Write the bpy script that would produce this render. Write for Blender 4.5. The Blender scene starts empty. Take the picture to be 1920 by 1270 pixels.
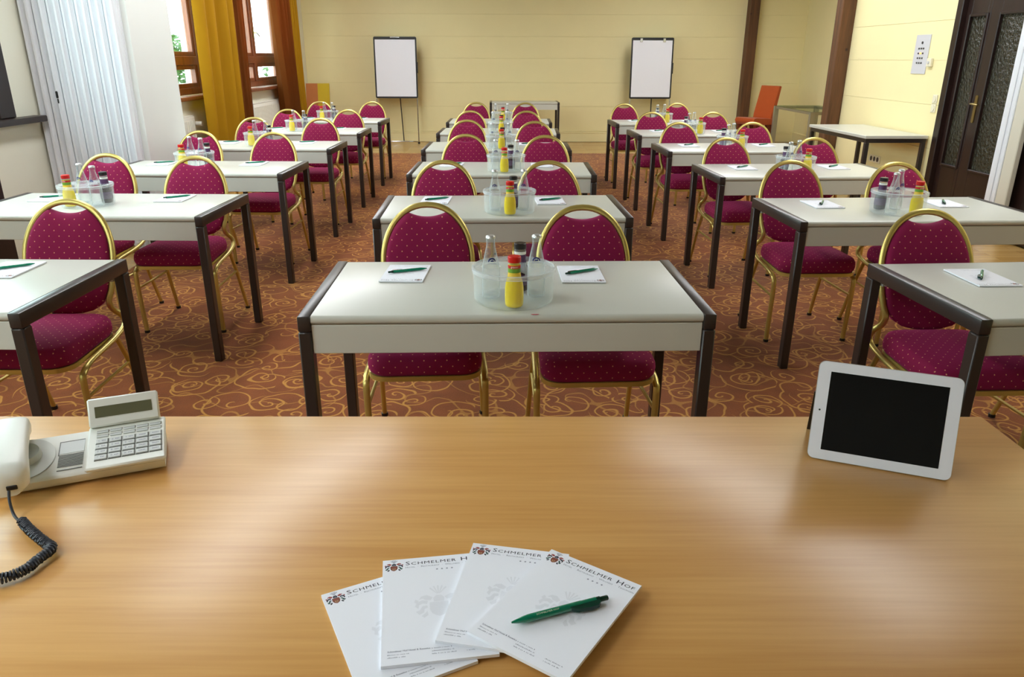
import bpy, bmesh, math, random
from mathutils import Vector, Matrix
random.seed(7)
PI = math.pi
scene = bpy.context.scene
C = scene.collection

def lin(r, g, b):
    f = lambda c: (c/255/12.92) if c/255 <= 0.04045 else ((c/255+0.055)/1.055)**2.4
    return (f(r), f(g), f(b), 1.0)

# ------------------------------------------------------------------ camera
F_PX = 1407.07
cam_d = bpy.data.cameras.new('camera'); cam = bpy.data.objects.new('camera', cam_d); C.objects.link(cam)
cam_d.sensor_fit = 'HORIZONTAL'; cam_d.sensor_width = 36.0; cam_d.lens = F_PX/1920*36
cam_d.clip_start = 0.02; cam_d.clip_end = 200
_r = Vector((0.99983456, -0.01794733, 0.00295659)); _u = Vector((0.00353011, 0.35091971, 0.93639890)); _w = Vector((0.01784338, 0.93623354, -0.35092501))
cam.matrix_world = Matrix(((_r.x, _u.x, -_w.x, 0), (_r.y, _u.y, -_w.y, 0), (_r.z, _u.z, -_w.z, 1.45486), (0, 0, 0, 1)))
scene.camera = cam

# ------------------------------------------------------------------ world, light, exposure
world = bpy.data.worlds.new('overcast_sky'); scene.world = world; world.use_nodes = True
_bg = world.node_tree.nodes['Background']
_bg.inputs[0].default_value = (0.86, 0.94, 1.0, 1); _bg.inputs[1].default_value = 9.0
vs = scene.view_settings
vs.view_transform = 'Standard'; vs.look = 'None'; vs.gamma = 1.0; vs.use_curve_mapping = False
vs.exposure = 0.66
LAMP_STRENGTH = 8.0
scene.cycles.use_denoising = True
scene.cycles.max_bounces = 10; scene.cycles.diffuse_bounces = 4; scene.cycles.glossy_bounces = 4
scene.cycles.transmission_bounces = 8; scene.cycles.transparent_max_bounces = 24
scene.cycles.sample_clamp_indirect = 6.0
scene.cycles.caustics_reflective = False

def portal(y0, y1, z0, z1, x):
    d = bpy.data.lights.new('window_portal', 'AREA'); d.shape = 'RECTANGLE'; d.size = z1-z0; d.size_y = y1-y0
    d.cycles.is_portal = True
    o = bpy.data.objects.new('window_portal', d); C.objects.link(o)
    o.location = (x, (y0+y1)/2, (z0+z1)/2); o.rotation_euler = (0, -PI/2, 0)

WINDOWS = [(-.8, 1.2), (2.75, 5.36), (6.85, 9.36), (10.25, 12.78)]   # openings in the window wall (y from, to)
WZ0, WZ1 = 1.05, 2.75
for a, b in WINDOWS: portal(a, b, WZ0, WZ1, -3.46)

# ------------------------------------------------------------------ geometry helpers
class MB:
    def __init__(s): s.v = []; s.f = []; s.m = []; s.uv = None
    def add(s, vs_, fs_, mi=0):
        n = len(s.v); s.v += [tuple(x) for x in vs_]; s.f += [tuple(i+n for i in q) for q in fs_]; s.m += [mi]*len(fs_); return s
    def bm(s, b, mi=0, M=None):
        b.verts.index_update()
        vs_ = [(M @ v.co if M else v.co.copy()) for v in b.verts]; s.add(vs_, [[v.index for v in f.verts] for f in b.faces], mi); b.free(); return s
    def box(s, x0, x1, y0, y1, z0, z1, bev=0, seg=1, mi=0, M=None):
        b = bmesh.new(); bmesh.ops.create_cube(b, size=1)
        for v in b.verts: v.co = Vector((x0+(v.co.x+.5)*(x1-x0), y0+(v.co.y+.5)*(y1-y0), z0+(v.co.z+.5)*(z1-z0)))
        if bev: bmesh.ops.bevel(b, geom=b.edges[:], offset=bev, segments=seg, profile=.5, affect='EDGES', clamp_overlap=True)
        return s.bm(b, mi, M)
    def sweep(s, pts, a, b=None, n=8, hint=Vector((0, 0, 1)), closed=False, mi=0, caps=True):
        b = b or a; P = [Vector(p) for p in pts]; N = len(P); base = len(s.v); vs_ = []
        up = Vector(hint)
        for i, p in enumerate(P):
            if closed: t = P[(i+1) % N]-P[i-1]
            else: t = P[min(i+1, N-1)]-P[max(i-1, 0)]
            t.normalize(); sd = t.cross(up)
            if sd.length < 1e-4: sd = t.orthogonal()
            sd.normalize(); u2 = sd.cross(t)
            for k in range(n):
                an = 2*PI*(k+.5)/n
                vs_.append(p+sd*math.cos(an)*a+u2*math.sin(an)*b)
        fs_ = []
        for i in range(N if closed else N-1):
            j = (i+1) % N
            for k in range(n): fs_.append((i*n+k, i*n+(k+1) % n, j*n+(k+1) % n, j*n+k))
        if not closed and caps: fs_ += [tuple(range(n))[::-1], tuple((N-1)*n+k for k in range(n))]
        return s.add(vs_, fs_, mi)
    def lathe(s, prof, n=24, mi=0, c=(0, 0, 0)):
        vs_ = []; fs_ = []; idx = []
        for r, z in prof:
            if r < 1e-6: idx.append([len(vs_)]); vs_.append((c[0], c[1], c[2]+z))
            else:
                idx.append(list(range(len(vs_), len(vs_)+n)))
                vs_ += [(c[0]+r*math.cos(2*PI*k/n), c[1]+r*math.sin(2*PI*k/n), c[2]+z) for k in range(n)]
        for A, B in zip(idx, idx[1:]):
            for k in range(n):
                q = (A[k % len(A)], A[(k+1) % n % len(A)], B[(k+1) % n % len(B)], B[k % len(B)])
                q2 = []
                for i in q:
                    if i not in q2: q2.append(i)
                if len(q2) > 2: fs_.append(tuple(q2))
        return s.add(vs_, fs_, mi)
    def prism(s, outline, z0, z1, mi=0, M=None):
        n = len(outline); vs_ = [Vector((x, y, z0)) for x, y in outline]+[Vector((x, y, z1)) for x, y in outline]
        if M: vs_ = [M @ v for v in vs_]
        fs_ = [tuple(range(n))[::-1], tuple(range(n, 2*n))]+[(i, (i+1) % n, n+(i+1) % n, n+i) for i in range(n)]
        return s.add(vs_, fs_, mi)
    def poly(s, outline, z=0, mi=0):
        return s.add([(x, y, z) for x, y in outline], [tuple(range(len(outline)))], mi)
    def build(s, name, mat, parent=None, smooth=35, uvbox=False):
        me = bpy.data.meshes.new(name); me.from_pydata(s.v, [], s.f); me.validate(); me.update()
        for m_ in (mat if isinstance(mat, (list, tuple)) else [mat]): me.materials.append(m_)
        if len(me.materials) > 1 and len(s.m) == len(me.polygons): me.polygons.foreach_set('material_index', s.m)
        if smooth:
            me.polygons.foreach_set('use_smooth', [True]*len(me.polygons)); me.set_sharp_from_angle(angle=math.radians(smooth))
        if uvbox:
            uv = me.uv_layers.new(name='uv')
            for p in me.polygons:
                nx, ny, nz = abs(p.normal.x), abs(p.normal.y), abs(p.normal.z)
                for li in p.loop_indices:
                    co = me.vertices[me.loops[li].vertex_index].co
                    if uvbox == 'back': uv.data[li].uv = (co.x, co.z)
                    elif nz >= max(nx, ny)*.8: uv.data[li].uv = (co.x, co.y)
                    elif ny >= nx: uv.data[li].uv = (co.x, co.z)
                    else: uv.data[li].uv = (co.y, co.z)
        return link(name, me, parent)
def link(name, me, parent=None):
    o = bpy.data.objects.new(name, me); C.objects.link(o)
    if parent: o.parent = parent
    return o
def tag(o, label, cat, group=None, kind=None):
    o['label'] = label; o['category'] = cat
    if group: o['group'] = group
    if kind: o['kind'] = kind
    return o
def thing(name, label, cat, loc=(0, 0, 0), rz=0, group=None):
    o = bpy.data.objects.new(name, None); o.empty_display_size = .05; C.objects.link(o)
    o.location = loc; o.rotation_euler = (0, 0, rz)
    return tag(o, label, cat, group)
def struct(o): o['kind'] = 'structure'; return o
KIDS = {}
def dup(root, loc, rz, label=None, group=None):
    r = root.copy(); C.objects.link(r); r.location = loc; r.rotation_euler = (0, 0, rz)
    if label: r['label'] = label
    if group: r['group'] = group
    def rec(src, dst):
        for ch in KIDS.setdefault(src.name, list(src.children)):
            c = ch.copy(); C.objects.link(c); c.parent = dst; rec(ch, c)
    rec(root, r)
    return r
def crom(pts, n=6):
    P = [Vector(p) for p in pts]; out = []
    for i in range(len(P)-1):
        p0 = P[max(i-1, 0)]; p1 = P[i]; p2 = P[i+1]; p3 = P[min(i+2, len(P)-1)]
        for k in range(n):
            t = k/n
            out.append(.5*((2*p1)+(p2-p0)*t+(2*p0-5*p1+4*p2-p3)*t*t+(3*p1-p0-3*p2+p3)*t**3))
    out.append(P[-1]); return out
def rrect(w, d, r, n=5, cx=0, cy=0):
    out = []
    for sx, sy, a0 in ((1, -1, -PI/2), (1, 1, 0), (-1, 1, PI/2), (-1, -1, PI)):
        for k in range(n+1):
            a = a0+PI/2*k/n; out.append((cx+sx*(w/2-r)+r*math.cos(a), cy+sy*(d/2-r)+r*math.sin(a)))
    return out

# ------------------------------------------------------------------ materials
def newmat(name):
    m = bpy.data.materials.new(name); m.use_nodes = True
    return m, m.node_tree.nodes, m.node_tree.links, m.node_tree.nodes['Principled BSDF']
def mat(name, rgb, rough=.5, metal=0, spec=.5, noise=0, nscale=8, bump=0, bscale=60, bdist=.004, alpha=1, trans=0, ior=1.45, emit=None, sheen=0, coat=0, stretch=None):
    m, N, L, B = newmat(name)
    col = lin(*rgb); B.inputs['Base Color'].default_value = col
    B.inputs['Roughness'].default_value = rough; B.inputs['Metallic'].default_value = metal
    B.inputs['Specular IOR Level'].default_value = spec; B.inputs['Alpha'].default_value = alpha
    B.inputs['Transmission Weight'].default_value = trans; B.inputs['IOR'].default_value = ior
    B.inputs['Sheen Weight'].default_value = sheen; B.inputs['Coat Weight'].default_value = coat
    if emit: B.inputs['Emission Color'].default_value = lin(*rgb); B.inputs['Emission Strength'].default_value = emit
    if noise or bump:
        tc = N.new('ShaderNodeTexCoord'); mp = N.new('ShaderNodeMapping'); L.new(tc.outputs['Object'], mp.inputs[0])
        if stretch: mp.inputs['Scale'].default_value = stretch
    if noise:
        nz = N.new('ShaderNodeTexNoise'); nz.inputs['Scale'].default_value = nscale; nz.inputs['Detail'].default_value = 4; L.new(mp.outputs[0], nz.inputs['Vector'])
        mx = N.new('ShaderNodeMix'); mx.data_type = 'RGBA'; L.new(nz.outputs['Fac'], mx.inputs['Factor'])
        mx.inputs['A'].default_value = tuple(c*(1-noise) for c in col[:3])+(1,); mx.inputs['B'].default_value = tuple(min(1, c*(1+noise)) for c in col[:3])+(1,)
        L.new(mx.outputs['Result'], B.inputs['Base Color'])
    if bump:
        n2 = N.new('ShaderNodeTexNoise'); n2.inputs['Scale'].default_value = bscale; n2.inputs['Detail'].default_value = 3; L.new(mp.outputs[0], n2.inputs['Vector'])
        bp = N.new('ShaderNodeBump'); bp.inputs['Strength'].default_value = bump; bp.inputs['Distance'].default_value = bdist
        L.new(n2.outputs['Fac'], bp.inputs['Height']); L.new(bp.outputs[0], B.inputs['Normal'])
    return m
def wood(name, c0, c1, axis='X', scale=1.0, rough=.35, fine=1.0, spec=.5, knots=False):
    m, N, L, B = newmat(name)
    tc = N.new('ShaderNodeTexCoord'); mp = N.new('ShaderNodeMapping'); L.new(tc.outputs['Object'], mp.inputs[0])
    st = {'X': (.9, 14, 14), 'Y': (14, .9, 14), 'Z': (14, 14, .9)}[axis]
    mp.inputs['Scale'].default_value = tuple(q*scale for q in st)
    n1 = N.new('ShaderNodeTexNoise'); n1.inputs['Scale'].default_value = 1.0; n1.inputs['Detail'].default_value = 5; n1.inputs['Distortion'].default_value = .6; L.new(mp.outputs[0], n1.inputs['Vector'])
    m2 = N.new('ShaderNodeMapping'); L.new(tc.outputs['Object'], m2.inputs[0])
    st2 = {'X': (6, 160, 160), 'Y': (160, 6, 160), 'Z': (160, 160, 6)}[axis]; m2.inputs['Scale'].default_value = tuple(q*scale for q in st2)
    n2 = N.new('ShaderNodeTexNoise'); n2.inputs['Scale'].default_value = 1.0; n2.inputs['Detail'].default_value = 2; L.new(m2.outputs[0], n2.inputs['Vector'])
    ad = N.new('ShaderNodeMath'); ad.operation = 'MULTIPLY_ADD'; L.new(n2.outputs['Fac'], ad.inputs[0]); ad.inputs[1].default_value = .45*fine; L.new(n1.outputs['Fac'], ad.inputs[2])
    rp = N.new('ShaderNodeValToRGB'); rp.color_ramp.elements[0].position = .40; rp.color_ramp.elements[1].position = .95
    rp.color_ramp.elements[0].color = lin(*c0); rp.color_ramp.elements[1].color = lin(*c1)
    L.new(ad.outputs[0], rp.inputs[0]); out = rp.outputs[0]
    if knots:
        vo = N.new('ShaderNodeTexVoronoi'); vo.inputs['Scale'].default_value = 4.5; L.new(tc.outputs['Object'], vo.inputs['Vector'])
        mr = N.new('ShaderNodeMapRange'); mr.inputs[1].default_value = .05; mr.inputs[2].default_value = .11; L.new(vo.outputs['Distance'], mr.inputs[0])
        mx = N.new('ShaderNodeMix'); mx.data_type = 'RGBA'; L.new(mr.outputs[0], mx.inputs['Factor']); mx.inputs['A'].default_value = lin(45, 22, 12); L.new(out, mx.inputs['B']); out = mx.outputs['Result']
    L.new(out, B.inputs['Base Color'])
    B.inputs['Roughness'].default_value = rough; B.inputs['Specular IOR Level'].default_value = spec
    return m
def fabric_dots(name, base, dot):
    m, N, L, B = newmat(name)
    uv = N.new('ShaderNodeUVMap'); uv.uv_map = 'uv'
    sc = N.new('ShaderNodeVectorMath'); sc.operation = 'MULTIPLY'; sc.inputs[1].default_value = (1/.040, 1/.042, 0); L.new(uv.outputs[0], sc.inputs[0])
    ds = []
    for off in ((0, 0, 0), (.5, .5, 0)):
        a = N.new('ShaderNodeVectorMath'); a.operation = 'ADD'; a.inputs[1].default_value = off; L.new(sc.outputs[0], a.inputs[0])
        fr = N.new('ShaderNodeVectorMath'); fr.operation = 'FRACTION'; L.new(a.outputs[0], fr.inputs[0])
        sb = N.new('ShaderNodeVectorMath'); sb.operation = 'SUBTRACT'; sb.inputs[1].default_value = (.5, .5, 0); L.new(fr.outputs[0], sb.inputs[0])
        ln = N.new('ShaderNodeVectorMath'); ln.operation = 'LENGTH'; L.new(sb.outputs[0], ln.inputs[0]); ds.append(ln.outputs['Value'])
    mn = N.new('ShaderNodeMath'); mn.operation = 'MINIMUM'; L.new(ds[0], mn.inputs[0]); L.new(ds[1], mn.inputs[1])
    lt = N.new('ShaderNodeMapRange'); lt.inputs[1].default_value = .034; lt.inputs[2].default_value = .062; lt.inputs[3].default_value = 1; lt.inputs[4].default_value = 0; L.new(mn.outputs[0], lt.inputs[0])
    nz = N.new('ShaderNodeTexNoise'); nz.inputs['Scale'].default_value = 900; L.new(uv.outputs[0], nz.inputs['Vector'])
    c2 = N.new('ShaderNodeMix'); c2.data_type = 'RGBA'; L.new(nz.outputs['Fac'], c2.inputs['Factor'])
    b0 = lin(*base); c2.inputs['A'].default_value = tuple(x*.8 for x in b0[:3])+(1,); c2.inputs['B'].default_value = tuple(x*1.2 for x in b0[:3])+(1,)
    mx = N.new('ShaderNodeMix'); mx.data_type = 'RGBA'; L.new(lt.outputs[0], mx.inputs['Factor']); L.new(c2.outputs['Result'], mx.inputs['A']); mx.inputs['B'].default_value = lin(*dot)
    L.new(mx.outputs['Result'], B.inputs['Base Color'])
    B.inputs['Roughness'].default_value = .85; B.inputs['Sheen Weight'].default_value = .35; B.inputs['Sheen Tint'].default_value = lin(225, 80, 150); B.inputs['Specular IOR Level'].default_value = .2
    return m
def carpet(name):
    m, N, L, B = newmat(name)
    def math_(op, a, b=None, c=None):
        n = N.new('ShaderNodeMath'); n.operation = op
        for i, x in enumerate((a, b, c)):
            if x is None: continue
            if isinstance(x, (int, float)): n.inputs[i].default_value = x
            else: L.new(x, n.inputs[i])
        return n.outputs[0]
    tc = N.new('ShaderNodeTexCoord')
    wn = N.new('ShaderNodeTexNoise'); wn.noise_dimensions = '2D'; wn.inputs['Scale'].default_value = 7; wn.inputs['Detail'].default_value = 1; L.new(tc.outputs['Object'], wn.inputs['Vector'])
    ws = N.new('ShaderNodeVectorMath'); ws.operation = 'MULTIPLY_ADD'; L.new(wn.outputs['Color'], ws.inputs[0]); ws.inputs[1].default_value = (.05, .05, 0); L.new(tc.outputs['Object'], ws.inputs[2])
    P = ws.outputs[0]
    def spiral(scale, seed, pitch, rmax, half):
        ad = N.new('ShaderNodeVectorMath'); ad.operation = 'ADD'; L.new(P, ad.inputs[0]); ad.inputs[1].default_value = (seed, seed*1.7, 0)
        vo = N.new('ShaderNodeTexVoronoi'); vo.voronoi_dimensions = '2D'; vo.inputs['Scale'].default_value = scale; vo.inputs['Randomness'].default_value = .75; L.new(ad.outputs[0], vo.inputs['Vector'])
        df = N.new('ShaderNodeVectorMath'); df.operation = 'SUBTRACT'; L.new(ad.outputs[0], df.inputs[0]); L.new(vo.outputs['Position'], df.inputs[1])
        sp = N.new('ShaderNodeSeparateXYZ'); L.new(df.outputs[0], sp.inputs[0])
        cs = N.new('ShaderNodeSeparateColor'); L.new(vo.outputs['Color'], cs.inputs[0])
        r = math_('SQRT', math_('ADD', math_('MULTIPLY', sp.outputs[0], sp.outputs[0]), math_('MULTIPLY', sp.outputs[1], sp.outputs[1])))
        th = math_('DIVIDE', math_('ARCTAN2', sp.outputs[1], sp.outputs[0]), 2*PI)
        hand = math_('MULTIPLY_ADD', math_('GREATER_THAN', cs.outputs[0], .5), 2, -1)
        ph = math_('ADD', math_('MULTIPLY', th, hand), math_('ADD', math_('DIVIDE', r, pitch), cs.outputs[1]))
        d = math_('MULTIPLY', math_('ABSOLUTE', math_('SUBTRACT', math_('FRACT', ph), .5)), pitch)
        mr = N.new('ShaderNodeMapRange'); mr.inputs[1].default_value = half*.7; mr.inputs[2].default_value = half*1.4; mr.inputs[3].default_value = 1; mr.inputs[4].default_value = 0; L.new(d, mr.inputs[0])
        rm = math_('MULTIPLY', math_('MULTIPLY_ADD', cs.outputs[2], .5, .7), rmax)
        return math_('MULTIPLY', mr.outputs[0], math_('LESS_THAN', r, rm))
    a = spiral(5.2, 0.0, .044, .085, .0044)
    b = spiral(3.4, 3.3, .105, .17, .0044)
    nz = N.new('ShaderNodeTexNoise'); nz.noise_dimensions = '2D'; nz.inputs['Scale'].default_value = 5.5; nz.inputs['Detail'].default_value = 0; L.new(P, nz.inputs['Vector'])
    ct = math_('ABSOLUTE', math_('SUBTRACT', nz.outputs['Fac'], .5))
    mr = N.new('ShaderNodeMapRange'); mr.inputs[1].default_value = .010; mr.inputs[2].default_value = .02; mr.inputs[3].default_value = .55; mr.inputs[4].default_value = 0; L.new(ct, mr.inputs[0])
    msk = math_('MAXIMUM', math_('MAXIMUM', a, b), mr.outputs[0])
    fz = N.new('ShaderNodeTexNoise'); fz.inputs['Scale'].default_value = 160; fz.inputs['Detail'].default_value = 2; L.new(tc.outputs['Object'], fz.inputs['Vector'])
    bz = N.new('ShaderNodeTexNoise'); bz.inputs['Scale'].default_value = 9; bz.inputs['Detail'].default_value = 3; L.new(tc.outputs['Object'], bz.inputs['Vector'])
    base = N.new('ShaderNodeMix'); base.data_type = 'RGBA'; L.new(math_('MULTIPLY_ADD', fz.outputs['Fac'], .7, math_('MULTIPLY_ADD', bz.outputs['Fac'], .8, -.3)), base.inputs['Factor'])
    base.inputs['A'].default_value = lin(108, 54, 20); base.inputs['B'].default_value = lin(156, 86, 38)
    mx = N.new('ShaderNodeMix'); mx.data_type = 'RGBA'; L.new(math_('MULTIPLY', msk, math_('MULTIPLY_ADD', fz.outputs['Fac'], .5, .55)), mx.inputs['Factor']); L.new(base.outputs['Result'], mx.inputs['A']); mx.inputs['B'].default_value = lin(204, 146, 66)
    L.new(mx.outputs['Result'], B.inputs['Base Color'])
    B.inputs['Roughness'].default_value = .95; B.inputs['Specular IOR Level'].default_value = .1; B.inputs['Sheen Weight'].default_value = .15
    bp = N.new('ShaderNodeBump'); bp.inputs['Strength'].default_value = .5; bp.inputs['Distance'].default_value = .003; L.new(fz.outputs['Fac'], bp.inputs['Height']); L.new(bp.outputs[0], B.inputs['Normal'])
    return m
def planks(name, c0, c1):
    m, N, L, B = newmat(name)
    tc = N.new('ShaderNodeTexCoord'); br = N.new('ShaderNodeTexBrick'); L.new(tc.outputs['Object'], br.inputs['Vector'])
    br.inputs['Scale'].default_value = 1; br.inputs['Brick Width'].default_value = .6; br.inputs['Row Height'].default_value = .07; br.inputs['Mortar Size'].default_value = .0012
    br.inputs['Color1'].default_value = lin(*c0); br.inputs['Color2'].default_value = lin(*c1); br.inputs['Mortar'].default_value = lin(90, 60, 30)
    L.new(br.outputs['Color'], B.inputs['Base Color']); B.inputs['Roughness'].default_value = .22
    return m
def pane_glass(name, tint=(235, 245, 242), refl=.06, rough=.0):
    m, N, L, B = newmat(name)
    N.remove(B); out = N['Material Output']
    t = N.new('ShaderNodeBsdfTransparent'); t.inputs[0].default_value = lin(*tint)
    g = N.new('ShaderNodeBsdfGlossy'); g.inputs['Roughness'].default_value = rough
    mx = N.new('ShaderNodeMixShader'); mx.inputs[0].default_value = refl; L.new(t.outputs[0], mx.inputs[1]); L.new(g.outputs[0], mx.inputs[2]); L.new(mx.outputs[0], out.inputs[0])
    return m

def clear_mat(name, rgb, f0, f1, rough):     # thin clear shell: see-through face-on, more reflective and visible at grazing angles
    m, N, L, B = newmat(name); out = N['Material Output']
    B.inputs['Base Color'].default_value = lin(*rgb); B.inputs['Roughness'].default_value = rough; B.inputs['Specular IOR Level'].default_value = 1.0
    t = N.new('ShaderNodeBsdfTransparent'); t.inputs[0].default_value = (.97, .98, .98, 1)
    lw = N.new('ShaderNodeLayerWeight'); lw.inputs[0].default_value = .35
    mr = N.new('ShaderNodeMapRange'); mr.inputs[3].default_value = f0; mr.inputs[4].default_value = f1; L.new(lw.outputs['Facing'], mr.inputs[0])
    mx = N.new('ShaderNodeMixShader'); L.new(mr.outputs[0], mx.inputs[0]); L.new(t.outputs[0], mx.inputs[1]); L.new(B.outputs[0], mx.inputs[2]); L.new(mx.outputs[0], out.inputs[0])
    return m
M = {}
M['carpet'] = carpet('swirl_carpet')
M['parquet'] = planks('parquet', (196, 158, 96), (176, 136, 76))
M['wall'] = mat('yellow_wall_paint', (243, 231, 178), .6, noise=.03, nscale=3, spec=.3)
M['white_wall'] = mat('white_wall_paint', (226, 229, 226), .55, noise=.02, nscale=3, spec=.3)
M['cream_wall'] = mat('cream_wall_paint', (232, 229, 212), .55, noise=.03, nscale=3, spec=.3)
M['slat'] = mat('white_partition_slat', (228, 230, 236), .38, spec=.5, noise=.02, nscale=4)
M['ceiling'] = wood('ceiling_wood', (126, 112, 92), (150, 136, 114), 'Y', 1, .55)
M['beam'] = wood('old_beam_wood', (62, 38, 18), (110, 70, 38), 'Z', 1.2, .6, knots=True)
M['window_wood'] = wood('window_wood', (92, 46, 24), (140, 78, 44), 'Z', 1.5, .38)
M['dark_wood'] = wood('dark_door_wood', (28, 17, 14), (42, 25, 21), 'Z', 1.2, .35)
M['door_white'] = mat('white_lacquer', (222, 226, 232), .35)
M['door_cream'] = mat('cream_lacquer', (205, 202, 186), .4)
M['beech'] = wood('beech_veneer', (196, 140, 72), (220, 170, 102), 'X', .8, .29, fine=1.0, spec=.42)
M['beech_edge'] = wood('beech_edge', (176, 120, 62), (205, 152, 92), 'X', 1, .4)
M['laminate'] = mat('grey_laminate', (205, 206, 196), .30, noise=.02, nscale=5, spec=.5)
M['laminate_edge'] = mat('laminate_seam', (150, 140, 122), .5)
M['steel_dark'] = mat('brown_black_steel', (50, 43, 40), .33, metal=.0, spec=.6)
M['fabric'] = fabric_dots('burgundy_dotted_fabric', (130, 21, 66), (228, 160, 122))
M['gold'] = mat('gold_lacquered_tube', (206, 186, 108), .34, metal=.7, spec=.5)
M['black_plastic'] = mat('black_plastic', (24, 24, 25), .4)
M['paper'] = mat('notepad_paper', (238, 240, 248), .6, spec=.3)
M['paper_edge'] = mat('paper_edge', (228, 228, 238), .7)
M['ink'] = mat('dark_blue_ink', (18, 22, 44), .6)
M['ink_grey'] = mat('grey_ink', (128, 132, 148), .6)
M['ink_pale'] = mat('pale_grey_ink', (226, 228, 236), .6)
M['ink_red'] = mat('crest_red', (150, 62, 58), .6)
M['ink_brown'] = mat('crest_brown', (122, 66, 44), .6)
M['ink_tan'] = mat('crest_tan', (190, 150, 110), .6)
M['ink_green'] = mat('crest_green', (62, 92, 88), .6)
M['pen_green'] = mat('green_pen_plastic', (10, 122, 90), .18, trans=.1, ior=1.45)
M['pen_dark'] = mat('dark_green_pen_plastic', (8, 52, 40), .2)
M['pen_print'] = mat('pale_pen_print', (196, 222, 190), .5)
M['clear'] = clear_mat('clear_caddy_plastic', (236, 242, 244), .03, .32, .18)
M['clear_lip'] = clear_mat('caddy_plastic_lip', (238, 244, 248), .22, .5, .15)
M['glass'] = clear_mat('clear_bottle_glass', (208, 218, 222), .07, .75, .05)
M['cap_silver'] = mat('silver_crown_cap', (214, 216, 216), .3, metal=.5)
M['label_blue'] = mat('blue_label_print', (36, 42, 110), .5)
M['label_grey'] = mat('grey_label_print', (140, 146, 170), .5)
M['juice'] = mat('orange_juice', (255, 224, 0), .25, spec=.3, bump=.25, bscale=140)
M['juice_dark'] = mat('dark_cherry_juice', (46, 16, 30), .12, bump=.25, bscale=140)
M['cap_red'] = mat('red_screw_cap', (206, 30, 24), .35)
M['cap_black'] = mat('black_screw_cap', (34, 30, 32), .35)
M['label_red'] = mat('red_label', (200, 44, 36), .5)
M['label_green'] = mat('green_label', (110, 160, 50), .5, noise=.35, nscale=90)
M['label_yellow'] = mat('yellow_label', (236, 196, 60), .5, noise=.25, nscale=120)
M['label_purple'] = mat('purple_label', (84, 52, 92), .5, noise=.5, nscale=110)
M['label_white'] = mat('white_label', (236, 236, 230), .5)
M['phone'] = mat('ivory_phone_plastic', (226, 228, 220), .38, spec=.5)
M['phone_recess'] = mat('grey_phone_recess', (200, 202, 194), .45)
M['key'] = mat('pale_phone_key', (204, 208, 206), .45)
M['key_gap'] = mat('phone_groove', (110, 112, 108), .6)
M['lcd'] = mat('olive_lcd', (98, 98, 74), .2)
M['cord'] = mat('dark_grey_cord', (58, 62, 70), .4)
M['tablet_white'] = mat('white_tablet_glass', (232, 234, 244), .15, spec=.5)
M['tablet_alu'] = mat('tablet_aluminium', (190, 192, 196), .3, metal=.9)
M['screen'] = mat('black_tablet_screen', (6, 6, 9), .08, spec=.2)
def cloth_mat(name, rgb, through, k):
    m = mat(name, rgb, .8, noise=.1, nscale=5, spec=.2); N, L = m.node_tree.nodes, m.node_tree.links
    t = N.new('ShaderNodeBsdfTranslucent'); t.inputs[0].default_value = lin(*through)
    mx = N.new('ShaderNodeMixShader'); mx.inputs[0].default_value = k; L.new(N['Principled BSDF'].outputs[0], mx.inputs[1]); L.new(t.outputs[0], mx.inputs[2]); L.new(mx.outputs[0], N['Material Output'].inputs[0])
    return m
M['mustard'] = cloth_mat('mustard_curtain_velvet', (172, 126, 14), (200, 150, 30), .12)
M['brown_cloth'] = cloth_mat('brown_curtain_velvet', (110, 60, 14), (220, 120, 30), .22)
M['radiator'] = mat('white_radiator_enamel', (232, 230, 220), .35)
M['board_paper'] = mat('flipchart_paper', (240, 242, 250), .6)
M['chrome'] = mat('chrome_tube', (205, 208, 210), .18, metal=1)
M['steel_brushed'] = mat('brushed_steel', (168, 164, 150), .4, metal=.8)
M['orange'] = mat('rust_orange_upholstery', (184, 78, 16), .8, sheen=.2, noise=.06, nscale=12)
M['yellow_cloth'] = mat('yellow_upholstery', (200, 168, 30), .8, sheen=.2, noise=.06, nscale=12)
M['tan_cloth'] = mat('tan_orange_upholstery', (186, 112, 58), .8, sheen=.2, noise=.06, nscale=12)
M['oxblood'] = mat('dark_red_upholstery', (110, 40, 18), .8)
M['table_glass'] = pane_glass('table_glass', (236, 242, 236), refl=.1)
M['window_glass'] = pane_glass('window_glass')
M['door_glass'] = mat('dark_rippled_glass', (50, 49, 38), .12, spec=.6, bump=1.0, bscale=34, bdist=.02)
M['brass'] = mat('old_brass', (150, 132, 82), .3, metal=.9)
M['plate'] = mat('grey_switch_panel', (206, 206, 210), .4)
M['switch_white'] = mat('cream_switch_plastic', (232, 226, 200), .4)
M['button_dark'] = mat('dark_button', (62, 58, 56), .4)
M['button_lit'] = mat('lit_orange_button', (255, 170, 70), .4, emit=1.5)
M['lamp_diffuser'] = mat('lamp_diffuser', (250, 252, 255), .5, emit=LAMP_STRENGTH)
M['leaf'] = mat('hedge_leaf', (46, 76, 24), .6, noise=.4, nscale=3)
M['leaf_dark'] = mat('hedge_twig', (70, 90, 40), .7)
M['house'] = mat('pale_render_outside', (225, 225, 220), .8)
M['ground'] = mat('paved_yard', (205, 205, 198), .8, noise=.1, nscale=4)
M['mark_red'] = mat('pink_scuff', (190, 90, 100), .6)

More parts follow.
